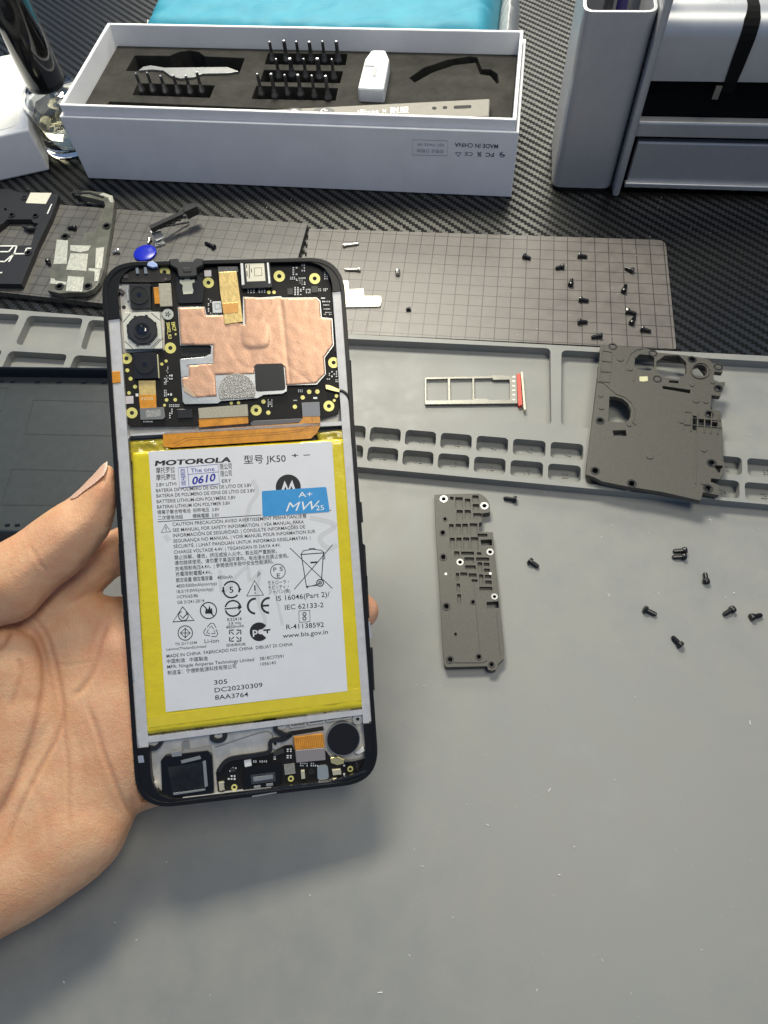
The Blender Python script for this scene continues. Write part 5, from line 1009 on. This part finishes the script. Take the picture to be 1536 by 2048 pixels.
# the many tiny soldered parts
bm = bmesh.new(); bd = bmesh.new(); Rr = random.Random(3)
def cluster(f, x0, y0, x1, y1, nx, ny, fill=.85, w=.66, h=.66, b=None):
    for i in range(nx):
        for j in range(ny):
            if Rr.random() > fill: continue
            cx = x0 + (x1 - x0) * (i + .5) / nx; cy = y0 + (y1 - y0) * (j + .5) / ny; ww = (x1 - x0) / nx * w * Rr.uniform(.6, 1) / 2; hh_ = (y1 - y0) / ny * h * Rr.uniform(.6, 1) / 2
            add_prism(b or bm, [t.pl(mp(f, [(cx - ww, cy - hh_), (cx + ww, cy - hh_), (cx + ww, cy + hh_), (cx - ww, cy + hh_)]), -.2)], -.225, -.2)
for a in [(CLf, 545, 265, 660, 345, 4, 3, .7), (CLf, 725, 1275, 750, 1450, 2, 9, .7), (CLf, 755, 1360, 800, 1430, 2, 2, 1), (CLf, 700, 1400, 730, 1480, 2, 4, .8), (CLf, 700, 1530, 735, 1610, 2, 4, .8), (CLf, 735, 1565, 795, 1605, 2, 1, 1), (CLf, 755, 1690, 875, 1725, 6, 2, .9), (CLf, 755, 1735, 800, 1850, 2, 5, .8), (CLf, 870, 1740, 970, 1765, 5, 1, 1), (CLf, 860, 1820, 970, 1850, 6, 1, .8), (CLf, 885, 1095, 970, 1150, 3, 2, .9), (CLf, 1005, 1095, 1090, 1145, 3, 2, .9), (CLf, 470, 1870, 580, 1895, 5, 1, .9), (CLf, 1180, 530, 1225, 700, 2, 10, .6),
          (CRf, 275, 405, 360, 445, 3, 2, .9), (CRf, 390, 405, 470, 440, 3, 2, .9), (CRf, 715, 270, 790, 305, 4, 2, .8), (CRf, 800, 275, 880, 300, 4, 1, .9), (CRf, 735, 170, 800, 260, 2, 4, .8), (CRf, 830, 140, 875, 225, 2, 3, .9), (CRf, 1062, 215, 1110, 305, 2, 4, .9), (CRf, 775, 300, 880, 360, 4, 3, .6), (CRf, 755, 375, 870, 465, 4, 5, .7), (CRf, 875, 395, 930, 445, 3, 3, .8), (CRf, 1005, 390, 1105, 425, 6, 2, .8), (CRf, 1020, 480, 1090, 505, 1, 1, 1), (CRf, 1045, 515, 1130, 540, 5, 1, .9), (CRf, 1055, 550, 1120, 575, 6, 1, 1), (CRf, 1060, 590, 1128, 618, 6, 1, 1), (CRf, 1060, 630, 1145, 668, 6, 2, .8), (CRf, 1135, 1235, 1205, 1305, 3, 3, .8), (CRf, 1090, 1255, 1130, 1330, 2, 4, .7), (CRf, 1180, 1320, 1215, 1355, 2, 2, 1), (CRf, 795, 1425, 850, 1460, 3, 2, 1), (CRf, 940, 1500, 1010, 1530, 1, 1, 1, .95, .9), (CRf, 750, 1530, 790, 1550, 4, 1, 1), (CRf, 485, 1525, 540, 1610, 3, 4, .8), (CRf, 940, 375, 1000, 435, 2, 2, 1)]: cluster(*a)
t.part('soldered_components', bm, mat('solder_white', (.82, .81, .78), rough=.4, metal=.1), board)['kind'] = 'stuff'
for q in ([(690, 395), (745, 392), (748, 455), (692, 458)], [(805, 310), (850, 308), (852, 350), (808, 352)], [(935, 372), (1000, 370), (1002, 435), (938, 436)]): add_prism(bd, [t.pl(mp(CRf, q), -.2)], -.225, -.185)
t.part('chip', bd, mat('chip_dark', (.035, .033, .03), rough=.4), board)
# ---- bottom assembly
low = t.prism('lower_plate', mp(Qf, [(130, 200), (520, 155), (880, 110), (960, 95), (1160, 75), (1390, 40), (1415, 140), (1405, 330), (1150, 420), (545, 520), (165, 545), (140, 300)]), -.5, -.32, plate_m, bevel=.03)
for c in [(190, 232), (560, 188), (918, 140), (882, 250), (1352, 110), (183, 495)]:
    cc = t.px(*Qf(*c), -.2); bm = bmesh.new(); add_prism(bm, [circ(cc.x, cc.y, .17, 20), circ(cc.x, cc.y, .055, 12)], -.4, -.2); t.part('screw_boss', bm, plate_m, low, bevel=.02)
    bm = bmesh.new(); add_prism(bm, [circ(cc.x, cc.y, .055, 12)], -.4, -.28); t.part('screw_hole', bm, hole_m, low)
bm = bmesh.new()
def band(pts, w, z0, z1):
    P = smooth_path([Vector((*t.px(*Qf(*q), z1), 0)) for q in pts], 5)
    add_stroke(bm, [(p.x, p.y) for p in P], w, z1)
band([(150, 260), (200, 270), (235, 240), (240, 205), (300, 200), (510, 172), (525, 215), (560, 228), (598, 210), (602, 165), (700, 150), (880, 118), (885, 165), (940, 195), (975, 190), (930, 220), (860, 230), (850, 290), (770, 310), (620, 335), (560, 400)], .13, 0, -.21)
ob = t.part('rubber_gasket', bm, mat('gasket_black', (.008, .008, .009), rough=.5), low); md = ob.modifiers.new('t', 'SOLIDIFY'); md.thickness = .1; md.offset = -1
bm = bmesh.new(); band([(540, 270), (800, 185), (860, 190), (870, 225)], .03, 0, -.3); ob = t.part('plate_step', bm, mat('plate_line', (.22, .22, .22), rough=.5), low)
for q in ([(968, 108), (1045, 98), (1050, 140), (975, 150)], [(1070, 92), (1150, 82), (1155, 122), (1078, 132)], [(1178, 80), (1232, 72), (1236, 108), (1182, 116)], [(1250, 68), (1305, 60), (1308, 98), (1255, 106)]):
    P = t.pl(mp(Qf, q), -.2); bm = bmesh.new(); add_prism(bm, [fillet(inset(P, -.05), .03), fillet(P, .03)], -.4, -.2); t.part('cell_wall', bm, plate_m, low, bevel=.015)
spk = t.prism('loudspeaker', mp(Qf, [(232, 345), (255, 318), (500, 290), (525, 320), (535, 515), (520, 540), (240, 565)]), -.5, -.14, mat('speaker_gloss', (.006, .006, .006), rough=.16, spec=.4), bevel=.05, r=.06)
t.prism('speaker_window', mp(Qf, [(270, 385), (465, 355), (485, 505), (300, 535)]), -.15, -.125, mat('speaker_panel', (.014, .014, .012), rough=.14, spec=.5, var=.6, vscale=2), spk, bevel=.01)
for q in ([(345, 345), (455, 318), (462, 335), (350, 362)], [(470, 350), (488, 345), (500, 490), (482, 498)], [(300, 530), (485, 505), (486, 515), (305, 542)], [(290, 300), (350, 288), (352, 318), (295, 325)]): t.prism('metal_edge', mp(Qf, q), -.2, -.115, mat('edge_silver', (.36, .36, .34), rough=.22, metal=.5), spk, bevel=.01)
t.prism('adhesive_tab', mp(Qf, [(300, 300), (515, 262), (520, 295), (305, 335)]), -.33, -.22, mat('clear_tab', (.30, .29, .27), rough=.25), bevel=.01); t.prism('adhesive_tab', mp(Qf, [(352, 240), (392, 232), (395, 285), (360, 290)]), -.33, -.23, mat('clear_tab', 0), bevel=.02, r=.03)
usb = t.prism('charging_board', mp(Qf, [(545, 412), (622, 345), (760, 318), (862, 305), (935, 262), (980, 258), (990, 290), (1170, 290), (1200, 330), (1330, 350), (1430, 330), (1445, 345), (1370, 430), (1200, 462), (920, 505), (560, 552)]), -.32, -.22, pcb, bevel=.02)
t.prism('charge_port', mp(Qf, [(702, 400), (718, 385), (905, 355), (915, 370), (905, 495), (895, 505), (700, 530)]), -.3, -.12, mat('port_black', (.006, .006, .006), rough=.35, spec=.3), usb, bevel=.03, r=.04)
for q in ([(755, 440), (870, 425), (872, 448), (760, 465)], [(760, 490), (800, 485), (802, 500), (763, 505)], [(830, 478), (870, 472), (872, 488), (832, 493)]): t.prism('port_contact', mp(Qf, q), -.15, -.105, mat('edge_silver', 0), usb, bevel=.015)
t.prism('flex_tail', mp(Qf, [(985, 212), (1155, 192), (1165, 270), (995, 285)]), -.26, -.15, flex, usb, bevel=.02)
bm = bmesh.new()
for i in range(16):
    x = 990 + i * 11; add_stroke(bm, t.pl(mp(Qf, [(x, 212 - (x - 985) * .11), (x + 8, 280 - (x - 985) * .09)]), -.148), .012, -.1485)
t.part('trace', bm, mat('trace_dark', 0), usb)
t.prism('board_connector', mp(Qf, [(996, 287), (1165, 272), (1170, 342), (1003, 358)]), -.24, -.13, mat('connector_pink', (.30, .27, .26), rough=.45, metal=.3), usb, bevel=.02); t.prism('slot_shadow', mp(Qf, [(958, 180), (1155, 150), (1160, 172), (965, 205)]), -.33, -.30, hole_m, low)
mc = t.px(*Qf(1270, 222), -.12); k = t.k(*Qf(1270, 222), -.12) / 2.844
bm = bmesh.new(); add_prism(bm, [circ(mc.x, mc.y, 96 * k, 48), circ(mc.x, mc.y, 91 * k, 48)], -.42, -.10); vm = t.part('vibration_motor', bm, mat('motor_rim', (.26, .26, .25), rough=.3, metal=.6), bevel=.015)
bm = bmesh.new(); add_prism(bm, [circ(mc.x, mc.y, 91 * k, 48)], -.42, -.105); t.part('motor_face', bm, mat('motor_black', (.008, .008, .010), rough=.45, spec=.3), vm)
t.prism('qr_patch', mp(Qf, [(932, 368), (992, 360), (998, 418), (938, 426)]), -.23, -.19, mat('patch_speckle', (.16, .16, .14), rough=.5, col2=(.32, .31, .27), vscale=22), usb); t.prism('microphone', mp(Qf, [(1122, 385), (1135, 374), (1172, 370), (1183, 384), (1188, 438), (1178, 450), (1135, 456), (1124, 446)]), -.23, -.13, mat('mic_silver', (.55, .55, .50), rough=.3, metal=.7), usb, r=.04, bevel=.02)
t.prism('white_block', mp(Qf, [(704, 345), (745, 338), (750, 376), (710, 384)]), -.24, -.15, wht, usb, bevel=.02); t.prism('antenna_plug', mp(Qf, [(1195, 330), (1240, 322), (1280, 340), (1275, 362), (1235, 372), (1200, 360)]), -.24, -.14, mat('gold_plug', 0), usb, bevel=.02)
for c in [(650, 497), (972, 448), (1310, 393), (1088, 408)]:
    cc = t.px(*Qf(*c), -.2); bm = bmesh.new(); add_prism(bm, [circ(cc.x, cc.y, .095, 18), circ(cc.x, cc.y, .05, 12)], -.23, -.2); t.part('screw_ring', bm, gold if c != (1088, 408) else hole_m, usb); bm = bmesh.new(); add_prism(bm, [circ(cc.x, cc.y, .05, 12)], -.23, -.215); t.part('screw_hole', bm, hole_m, usb)
for q in ([(560, 470), (588, 465), (592, 512), (566, 518)], [(1205, 398), (1255, 392), (1260, 424), (1212, 430)], [(1028, 402), (1050, 400), (1054, 448), (1032, 452)], [(580, 540), (605, 536), (607, 552), (583, 556)], [(1208, 448), (1235, 444), (1237, 462), (1211, 466)]): t.prism('spring_contact', mp(Qf, q), -.24, -.12, mat('contact_gold', (.72, .66, .44), rough=.3, metal=.5), usb, bevel=.015)
for q in ([(625, 388), (655, 384), (658, 408), (628, 412)], [(870, 300), (930, 275), (935, 300), (875, 322)], [(1350, 350), (1362, 410), (1350, 425), (1340, 360)]): t.prism('chip', mp(Qf, q), -.23, -.18, mat('chip_dark', (.035, .033, .03), rough=.4), usb, bevel=.01)
t.prism('port_rim', mp(Qf, [(742, 428), (882, 410), (886, 462), (748, 480)]), -.13, -.112, mat('port_grey', (.09, .09, .09), rough=.3, metal=.6), usb, r=.03, bevel=.01)
bm = bmesh.new()
for a in [(Qf, 620, 380, 665, 412, 3, 2, .8), (Qf, 610, 425, 660, 458, 3, 2, .9), (Qf, 580, 460, 598, 515, 1, 3, 1), (Qf, 945, 275, 980, 298, 2, 2, 1), (Qf, 945, 312, 980, 335, 2, 2, 1), (Qf, 1022, 355, 1130, 380, 9, 2, .8), (Qf, 1025, 400, 1052, 452, 1, 3, 1), (Qf, 1205, 395, 1262, 430, 3, 2, .9), (Qf, 1265, 365, 1285, 430, 1, 4, .8), (Qf, 755, 340, 850, 360, 8, 1, .6), (Qf, 870, 318, 890, 342, 1, 2, 1)]: cluster(*a)
t.part('soldered_components', bm, mat('solder_white', 0), usb)['kind'] = 'stuff'
bm = bmesh.new(); add_prism(bm, [t.pl(mp(Qf, [(240, 590), (560, 545), (690, 530), (925, 490), (1200, 462), (1400, 400), (1405, 412), (1205, 475), (930, 505), (695, 548), (565, 562), (245, 606)]), -.02)], -.3, -.01); t.part('bottom_lip', bm, mat('lip_gloss', (.012, .012, .013), rough=.15, coat=.4), bevel=.03)
bm = bmesh.new(); add_prism(bm, [t.pl(mp(Qf, [(750, 545), (890, 523), (892, 530), (752, 553)]), 0)], -.1, .004); t.part('port_trim', bm, mat('edge_silver', 0)); t.prism('rail_window', mp(Qf, [(100, 318), (132, 315), (138, 355), (106, 358)]), -.1, -.025, mat('clip_silver', 0)); t.prism('spring_contact', mp(Qf, [(1335, 300), (1385, 268), (1392, 290), (1355, 310)]), -.3, -.18, wht, low, bevel=.01)
t.prism('rail_flex', mp(CLf, [(85, 1335), (220, 1325), (228, 1455), (95, 1470)]), -.2, -.045, flex, rail, bevel=.02)
P = [Vector((*t.px(*Qf(*q), -.08), -.08)) for q in [(1275, 350), (1340, 345), (1400, 322), (1430, 280), (1432, 200), (1425, 120)]]
bm = bmesh.new(); add_tube(bm, smooth_path(P, 6), .05, 8); t.part('antenna_cable', bm, blk_dk, smooth=True)
# ------------------------------------------------------------------ the hand
def inflate(poly_px, D, Tm, Rpx, step=11, kb=1.0, prof=.5):
    """closed solid: outline in the picture, its own distance D(x, y) and thickness Tm in centimetres"""
    out = closed_path([(x, y, 0) for x, y in poly_px], 4)
    P2 = [(p[0], p[1]) for p in out]
    bm = sheet_grid(P2, step, lambda x, y, d: d)
    vs = list(bm.verts); fs = [[v.index for v in f.verts] for f in bm.faces]; bm.verts.index_update(); fs = [[v.index for v in f.verts] for f in bm.faces]
    V = [(v.co.x, v.co.y, v.co.z) for v in vs]; bm.free()
    o = bmesh.new(); F = []; B = []
    for x, y, d in V:
        q = 1 - min(d / Rpx, 1); h = Tm * max(0, 1 - q * q) ** prof; c = D(x, y)
        F.append(o.verts.new(atd(x, y, c - h)))
        B.append(F[-1] if d <= 1e-6 else o.verts.new(atd(x, y, c + h * kb)))
    for f in fs:
        try: o.faces.new([F[i] for i in f])
        except ValueError: pass
        try: o.faces.new([B[i] for i in reversed(f)])
        except ValueError: pass
    bmesh.ops.recalc_face_normals(o, faces=o.faces)
    return o
def capsule_chain(pts):
    """finger: joints (x, y, depth, radius cm) joined by cones and balls"""
    o = bmesh.new(); Q = [(atd(x, y, d), r) for x, y, d, r in pts]
    dense = []
    for (a, ra), (b, rb) in zip(Q, Q[1:]):
        n = max(2, int((b - a).length / .18))
        for i in range(n): dense.append((a.lerp(b, i / n), ra + (rb - ra) * i / n))
    dense.append(Q[-1])
    for p, r in dense: bmesh.ops.create_icosphere(o, subdivisions=2, radius=r, matrix=Matrix.Translation(p))
    return o
pieces = []
palm = [(-170, 2000), (-60, 1922), (0, 1880), (70, 1842), (130, 1802), (190, 1756), (238, 1705), (262, 1655), (276, 1628), (305, 1617), (345, 1602), (420, 1560), (470, 1440), (470, 1300), (420, 1225), (330, 1190), (262, 1190), (232, 1192), (208, 1188), (182, 1174), (140, 1165), (80, 1180), (0, 1210), (-170, 1260)]
def Dp(x, y):
    return 23.35 - max(0, (y - 1250)) * .0029 - max(0, 180 - x) * .0012 - max(0, y - 1620) * .0018
pieces.append(inflate(palm, Dp, 1.15, 150, 12))
thenar = [(-170, 1290), (-60, 1262), (20, 1252), (62, 1268), (92, 1310), (112, 1380), (116, 1440), (90, 1510), (55, 1590), (20, 1655), (-40, 1740), (-170, 1800)]
pieces.append(inflate(thenar, lambda x, y: 22.2 - max(0, y - 1400) * .0028, .95, 110, 10))
thumb = [(-190, 1195), (-90, 1135), (0, 1084), (32, 1066), (66, 1042), (108, 1013), (136, 996), (160, 975), (182, 953), (203, 935), (217, 929), (228, 938), (234, 962), (235, 992), (231, 1025), (221, 1062), (200, 1094), (176, 1124), (150, 1150), (118, 1174), (94, 1198), (70, 1225), (40, 1244), (0, 1254), (-70, 1290), (-190, 1350)]
pieces.append(inflate(thumb, lambda x, y: 21.75 + .0006 * (x - 200), .95, 95, 10))
pieces.append(capsule_chain([(60, 1290, 22.9, .95), (130, 1185, 23.1, .86), (205, 1118, 23.45, .80), (300, 1075, 23.55, .78), (430, 1050, 23.6, .74), (540, 1062, 23.5, .66)]))
pieces.append(capsule_chain([(150, 1330, 23.2, .9), (255, 1250, 23.45, .84), (380, 1225, 23.75, .8), (530, 1215, 23.8, .78), (660, 1215, 23.5, .72), (722, 1222, 23.05, .62)]))
pieces.append(capsule_chain([(200, 1430, 23.0, .86), (330, 1380, 23.3, .8), (470, 1345, 23.4, .75), (600, 1340, 23.35, .66)]))
pieces.append(capsule_chain([(230, 1540, 22.85, .8), (340, 1500, 23.0, .7), (450, 1470, 23.05, .64), (540, 1460, 23.0, .56)]))
allb = bmesh.new()
for b in pieces:
    me = bpy.data.meshes.new('tmp'); b.to_mesh(me); b.free(); allb.from_mesh(me); bpy.data.meshes.remove(me)
bmesh.ops.recalc_face_normals(allb, faces=allb.faces)
me = bpy.data.meshes.new('hand'); allb.to_mesh(me); allb.free()
hand = bpy.data.objects.new('hand', me); SC.collection.objects.link(hand)
md = hand.modifiers.new('r', 'REMESH'); md.mode = 'VOXEL'; md.voxel_size = .062
md = hand.modifiers.new('s', 'SMOOTH'); md.factor = .5; md.iterations = 9
dg = bpy.context.evaluated_depsgraph_get(); me2 = bpy.data.meshes.new_from_object(hand.evaluated_get(dg))
hand.modifiers.clear(); hand.data = me2; bpy.data.meshes.remove(me)
n = len(me2.vertices); V = np.zeros(n * 3); me2.vertices.foreach_get('co', V); V = V.reshape(-1, 3)
Nn = np.zeros(n * 3); me2.vertices.foreach_get('normal', Nn); Nn = Nn.reshape(-1, 3)
def projn(V):
    d = V - np.array(CAM); z = d @ np.array(FWD); return 768 + FOC * (d @ np.array(RGT)) / z, 1024 + FOC * (d @ np.array(DWN)) / z, z
X, Yp, Z = projn(V)
front = (Nn * (np.array(CAM) - V)).sum(1) > 0
def dpoly(pts):
    P = np.array([tuple(p)[:2] for p in smooth_path([Vector((*q, 0)) for q in pts], 6)]); A, B = P[:-1], P[1:]; best = np.full(n, 1e9); tt = np.zeros(n)
    for i in range(len(A)):
        d = B[i] - A[i]; w = np.clip(((X - A[i, 0]) * d[0] + (Yp - A[i, 1]) * d[1]) / max(1e-9, d @ d), 0, 1); r = np.hypot(A[i, 0] + d[0] * w - X, A[i, 1] + d[1] * w - Yp); m = r < best; best[m] = r[m]; tt[m] = (i + w[m]) / len(A)
    return best, tt
disp = np.zeros(n); red = np.zeros(n)
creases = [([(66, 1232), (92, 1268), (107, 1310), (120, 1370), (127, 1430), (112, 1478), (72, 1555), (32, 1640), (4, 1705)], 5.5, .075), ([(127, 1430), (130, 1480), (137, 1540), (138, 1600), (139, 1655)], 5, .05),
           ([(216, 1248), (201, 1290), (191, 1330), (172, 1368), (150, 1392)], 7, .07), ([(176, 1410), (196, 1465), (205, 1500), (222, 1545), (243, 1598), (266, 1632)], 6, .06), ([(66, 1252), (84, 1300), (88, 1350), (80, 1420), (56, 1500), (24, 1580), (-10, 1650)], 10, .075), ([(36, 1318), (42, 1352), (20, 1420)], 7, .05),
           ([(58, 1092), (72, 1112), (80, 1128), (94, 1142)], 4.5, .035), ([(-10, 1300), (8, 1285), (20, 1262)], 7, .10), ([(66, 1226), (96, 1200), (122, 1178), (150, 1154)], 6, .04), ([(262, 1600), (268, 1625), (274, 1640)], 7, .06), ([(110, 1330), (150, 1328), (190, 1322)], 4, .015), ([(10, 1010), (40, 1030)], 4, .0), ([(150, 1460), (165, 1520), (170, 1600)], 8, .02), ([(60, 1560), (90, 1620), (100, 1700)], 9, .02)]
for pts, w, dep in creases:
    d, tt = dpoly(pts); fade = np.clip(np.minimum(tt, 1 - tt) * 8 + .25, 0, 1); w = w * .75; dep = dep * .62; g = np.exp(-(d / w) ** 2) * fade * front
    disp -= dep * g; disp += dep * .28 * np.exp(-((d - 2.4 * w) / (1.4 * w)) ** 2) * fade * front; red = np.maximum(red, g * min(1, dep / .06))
V += Nn * disp[:, None]
# broad soft swellings
for cx, cy, r, h in [(60, 1600, 60, .10), (215, 1430, 55, .06), (170, 1690, 70, .10), (140, 1290, 40, .05), (120, 1060, 35, .05), (205, 985, 25, .04), (228, 1285, 32, .10)]:
    V += Nn * (h * np.exp(-((X - cx) ** 2 + (Yp - cy) ** 2) / (r * r)) * front)[:, None]
# the palm rests against the phone's back, and stays above the mat
L = np.array(PM.inverted()); loc = V @ L[:3, :3].T + L[:3, 3]
X, Yp, Z = projn(V)
ins = (np.abs(loc[:, 0]) < HW - .02) & (np.abs(loc[:, 1]) < HL - .02) & (loc[:, 2] > -.86)
loc[ins, 2] = -.86 - .02
Mx = np.array(PM); V = loc @ Mx[:3, :3].T + Mx[:3, 3]
V[:, 2] = np.maximum(V[:, 2], ZF + .02)
me2.vertices.foreach_set('co', V.ravel()); me2.update()
for p in me2.polygons: p.use_smooth = True
ca = me2.color_attributes.new('tone', 'FLOAT_COLOR', 'POINT')
tip = np.exp(-((X - 232) ** 2 + (Yp - 990) ** 2) / 60 ** 2) * .5 + np.exp(-((X - 100) ** 2 + (Yp - 1090) ** 2) / 70 ** 2) * .35 + np.exp(-((X - 232) ** 2 + (Yp - 1290) ** 2) / 55 ** 2) * .7 + np.exp(-((X - 740) ** 2 + (Yp - 1220) ** 2) / 60 ** 2) * .7 + np.exp(-((X - 225) ** 2 + (Yp - 1450) ** 2) / 60 ** 2) * .4
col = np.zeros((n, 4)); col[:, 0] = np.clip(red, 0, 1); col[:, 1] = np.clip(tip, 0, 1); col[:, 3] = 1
ca.data.foreach_set('color', col.ravel())
sk = bpy.data.materials.new('skin'); sk.use_nodes = True; nt = sk.node_tree; N_ = nt.nodes; Lk = nt.links; b = N_['Principled BSDF']
tc = N_.new('ShaderNodeTexCoord'); n1 = N_.new('ShaderNodeTexNoise'); n1.inputs['Scale'].default_value = .9; n1.inputs['Detail'].default_value = 6; Lk.new(tc.outputs['Object'], n1.inputs['Vector'])
def mixn(f, a, b_):
    m_ = N_.new('ShaderNodeMix'); m_.data_type = 'RGBA'
    for s, v in (('Factor', f), ('A', a), ('B', b_)):
        if isinstance(v, (int, float)): m_.inputs[s].default_value = v
        elif isinstance(v, tuple): m_.inputs[s].default_value = (*v, 1)
        else: Lk.new(v, m_.inputs[s])
    return m_.outputs['Result']
mr = N_.new('ShaderNodeMapRange'); mr.inputs['From Min'].default_value = .35; mr.inputs['From Max'].default_value = .65; Lk.new(n1.outputs['Fac'], mr.inputs['Value'])
base = mixn(mr.outputs['Result'], (.63, .335, .175), (.72, .435, .25))
n5 = N_.new('ShaderNodeTexNoise'); n5.inputs['Scale'].default_value = 2.6; n5.inputs['Detail'].default_value = 7; n5.inputs['Roughness'].default_value = .7; Lk.new(tc.outputs['Object'], n5.inputs['Vector'])
r5 = N_.new('ShaderNodeMapRange'); r5.inputs['From Min'].default_value = .46; r5.inputs['From Max'].default_value = .72; r5.inputs['To Max'].default_value = .5; Lk.new(n5.outputs['Fac'], r5.inputs['Value'])
base = mixn(r5.outputs['Result'], base, (.66, .27, .16))
at = N_.new('ShaderNodeVertexColor'); at.layer_name = 'tone'; sp = N_.new('ShaderNodeSeparateColor'); Lk.new(at.outputs['Color'], sp.inputs[0])
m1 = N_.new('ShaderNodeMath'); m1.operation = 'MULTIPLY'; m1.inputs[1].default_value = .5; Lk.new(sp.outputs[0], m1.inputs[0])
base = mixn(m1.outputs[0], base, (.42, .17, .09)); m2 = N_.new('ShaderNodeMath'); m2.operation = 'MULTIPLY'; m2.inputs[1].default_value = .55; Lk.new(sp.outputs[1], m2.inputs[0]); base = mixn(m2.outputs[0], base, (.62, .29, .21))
Lk.new(base, b.inputs['Base Color']); b.inputs['Roughness'].default_value = .48; b.inputs['Specular IOR Level'].default_value = .38
b.inputs['Subsurface Weight'].default_value = .22; b.inputs['Subsurface Radius'].default_value = (1, .36, .2); b.inputs['Subsurface Scale'].default_value = .22
vo = N_.new('ShaderNodeTexVoronoi'); vo.inputs['Scale'].default_value = 24; Lk.new(tc.outputs['Object'], vo.inputs['Vector'])
n2 = N_.new('ShaderNodeTexNoise'); n2.inputs['Scale'].default_value = 7; n2.inputs['Detail'].default_value = 8; n2.inputs['Distortion'].default_value = .6; Lk.new(tc.outputs['Object'], n2.inputs['Vector'])
ad = N_.new('ShaderNodeMath'); ad.operation = 'MULTIPLY_ADD'; Lk.new(vo.outputs['Distance'], ad.inputs[0]); ad.inputs[1].default_value = .35; Lk.new(n2.outputs['Fac'], ad.inputs[2])
bp = N_.new('ShaderNodeBump'); bp.inputs['Strength'].default_value = .38; bp.inputs['Distance'].default_value = .05; mpp = N_.new('ShaderNodeMapping'); mpp.inputs['Rotation'].default_value = (0, 0, .5); mpp.inputs['Scale'].default_value = (22, 4, 8); Lk.new(tc.outputs['Object'], mpp.inputs[0])
n6 = N_.new('ShaderNodeTexNoise'); n6.inputs['Scale'].default_value = 1; n6.inputs['Detail'].default_value = 3; Lk.new(mpp.outputs[0], n6.inputs['Vector'])
ad2 = N_.new('ShaderNodeMath'); ad2.operation = 'MULTIPLY_ADD'; Lk.new(n6.outputs['Fac'], ad2.inputs[0]); ad2.inputs[1].default_value = .7; Lk.new(ad.outputs[0], ad2.inputs[2])
Lk.new(ad2.outputs[0], bp.inputs['Height']); Lk.new(bp.outputs['Normal'], b.inputs['Normal'])
me2.materials.clear(); me2.materials.append(sk)
tag(hand, 'bare left hand, palm up, holding the opened phone with its thumb along the side', 'hand')
# thumbnail seen edge-on along the top of the thumb
nail = [(140, 995), (165, 972), (186, 950), (203, 931), (214, 924), (213, 934), (206, 951), (190, 966), (168, 982), (150, 996)]
bm = inflate(nail, lambda x, y: 21.56 - .030 * min(16, max(0, ((x - 137) * .688 + (y - 996) * .726))), .05, 7, 4, prof=.5)
nl = new_obj('fingernail', bm, mat('nail', (.74, .47, .34), rough=.3, spec=.5, coat=.2), hand)
bm = inflate([(206, 930), (210, 926), (214.5, 923), (214, 935), (209, 948), (206, 951)], lambda x, y: 21.55 - .030 * min(16, max(0, ((x - 137) * .688 + (y - 996) * .726))), .045, 7, 3)
new_obj('nail_edge', bm, mat('nail_white', (.76, .60, .46), rough=.35), nl)
# ------------------------------------------------------------------ pieces that are separate in the photo become separate parts
def split_islands(o):
    bm = bmesh.new(); bm.from_mesh(o.data); seen = set(); isl = []
    for v in bm.verts:
        if v.index in seen: continue
        st_ = [v]; seen.add(v.index); g = []
        while st_:
            a = st_.pop(); g.append(a)
            for e in a.link_edges:
                w = e.other_vert(a)
                if w.index not in seen: seen.add(w.index); st_.append(w)
        isl.append(g)
    if len(isl) < 2: bm.free(); return
    me0 = o.data; base = o.name.split('.')[0]
    for i, g in enumerate(isl):
        ids = {v.index: k for k, v in enumerate(g)}; fs = {f for v in g for f in v.link_faces}
        me = bpy.data.meshes.new(base); me.from_pydata([v.co[:] for v in g], [], [[ids[v.index] for v in f.verts] for f in fs])
        for m in me0.materials: me.materials.append(m)
        if i == 0: o.data = me; continue
        c = o.copy(); c.data = me; c.name = base; SC.collection.objects.link(c)
    bm.free()
SPLIT = {'foil_patch', 'brush_mark', 'clip', 'clip_recess', 'snap_clip', 'rib', 'screw_hole', 'eyelet', 'detent', 'vent_slot', 'trace', 'groove', 'contact_patch', 'seam', 'recess_line', 'antenna_trace', 'inside_shade', 'chip', 'latch', 'outer_shell'}
for o in list(SC.objects):
    if o.type == 'MESH' and o.name.split('.')[0] in SPLIT and not any(c.parent is o for c in SC.objects): split_islands(o)
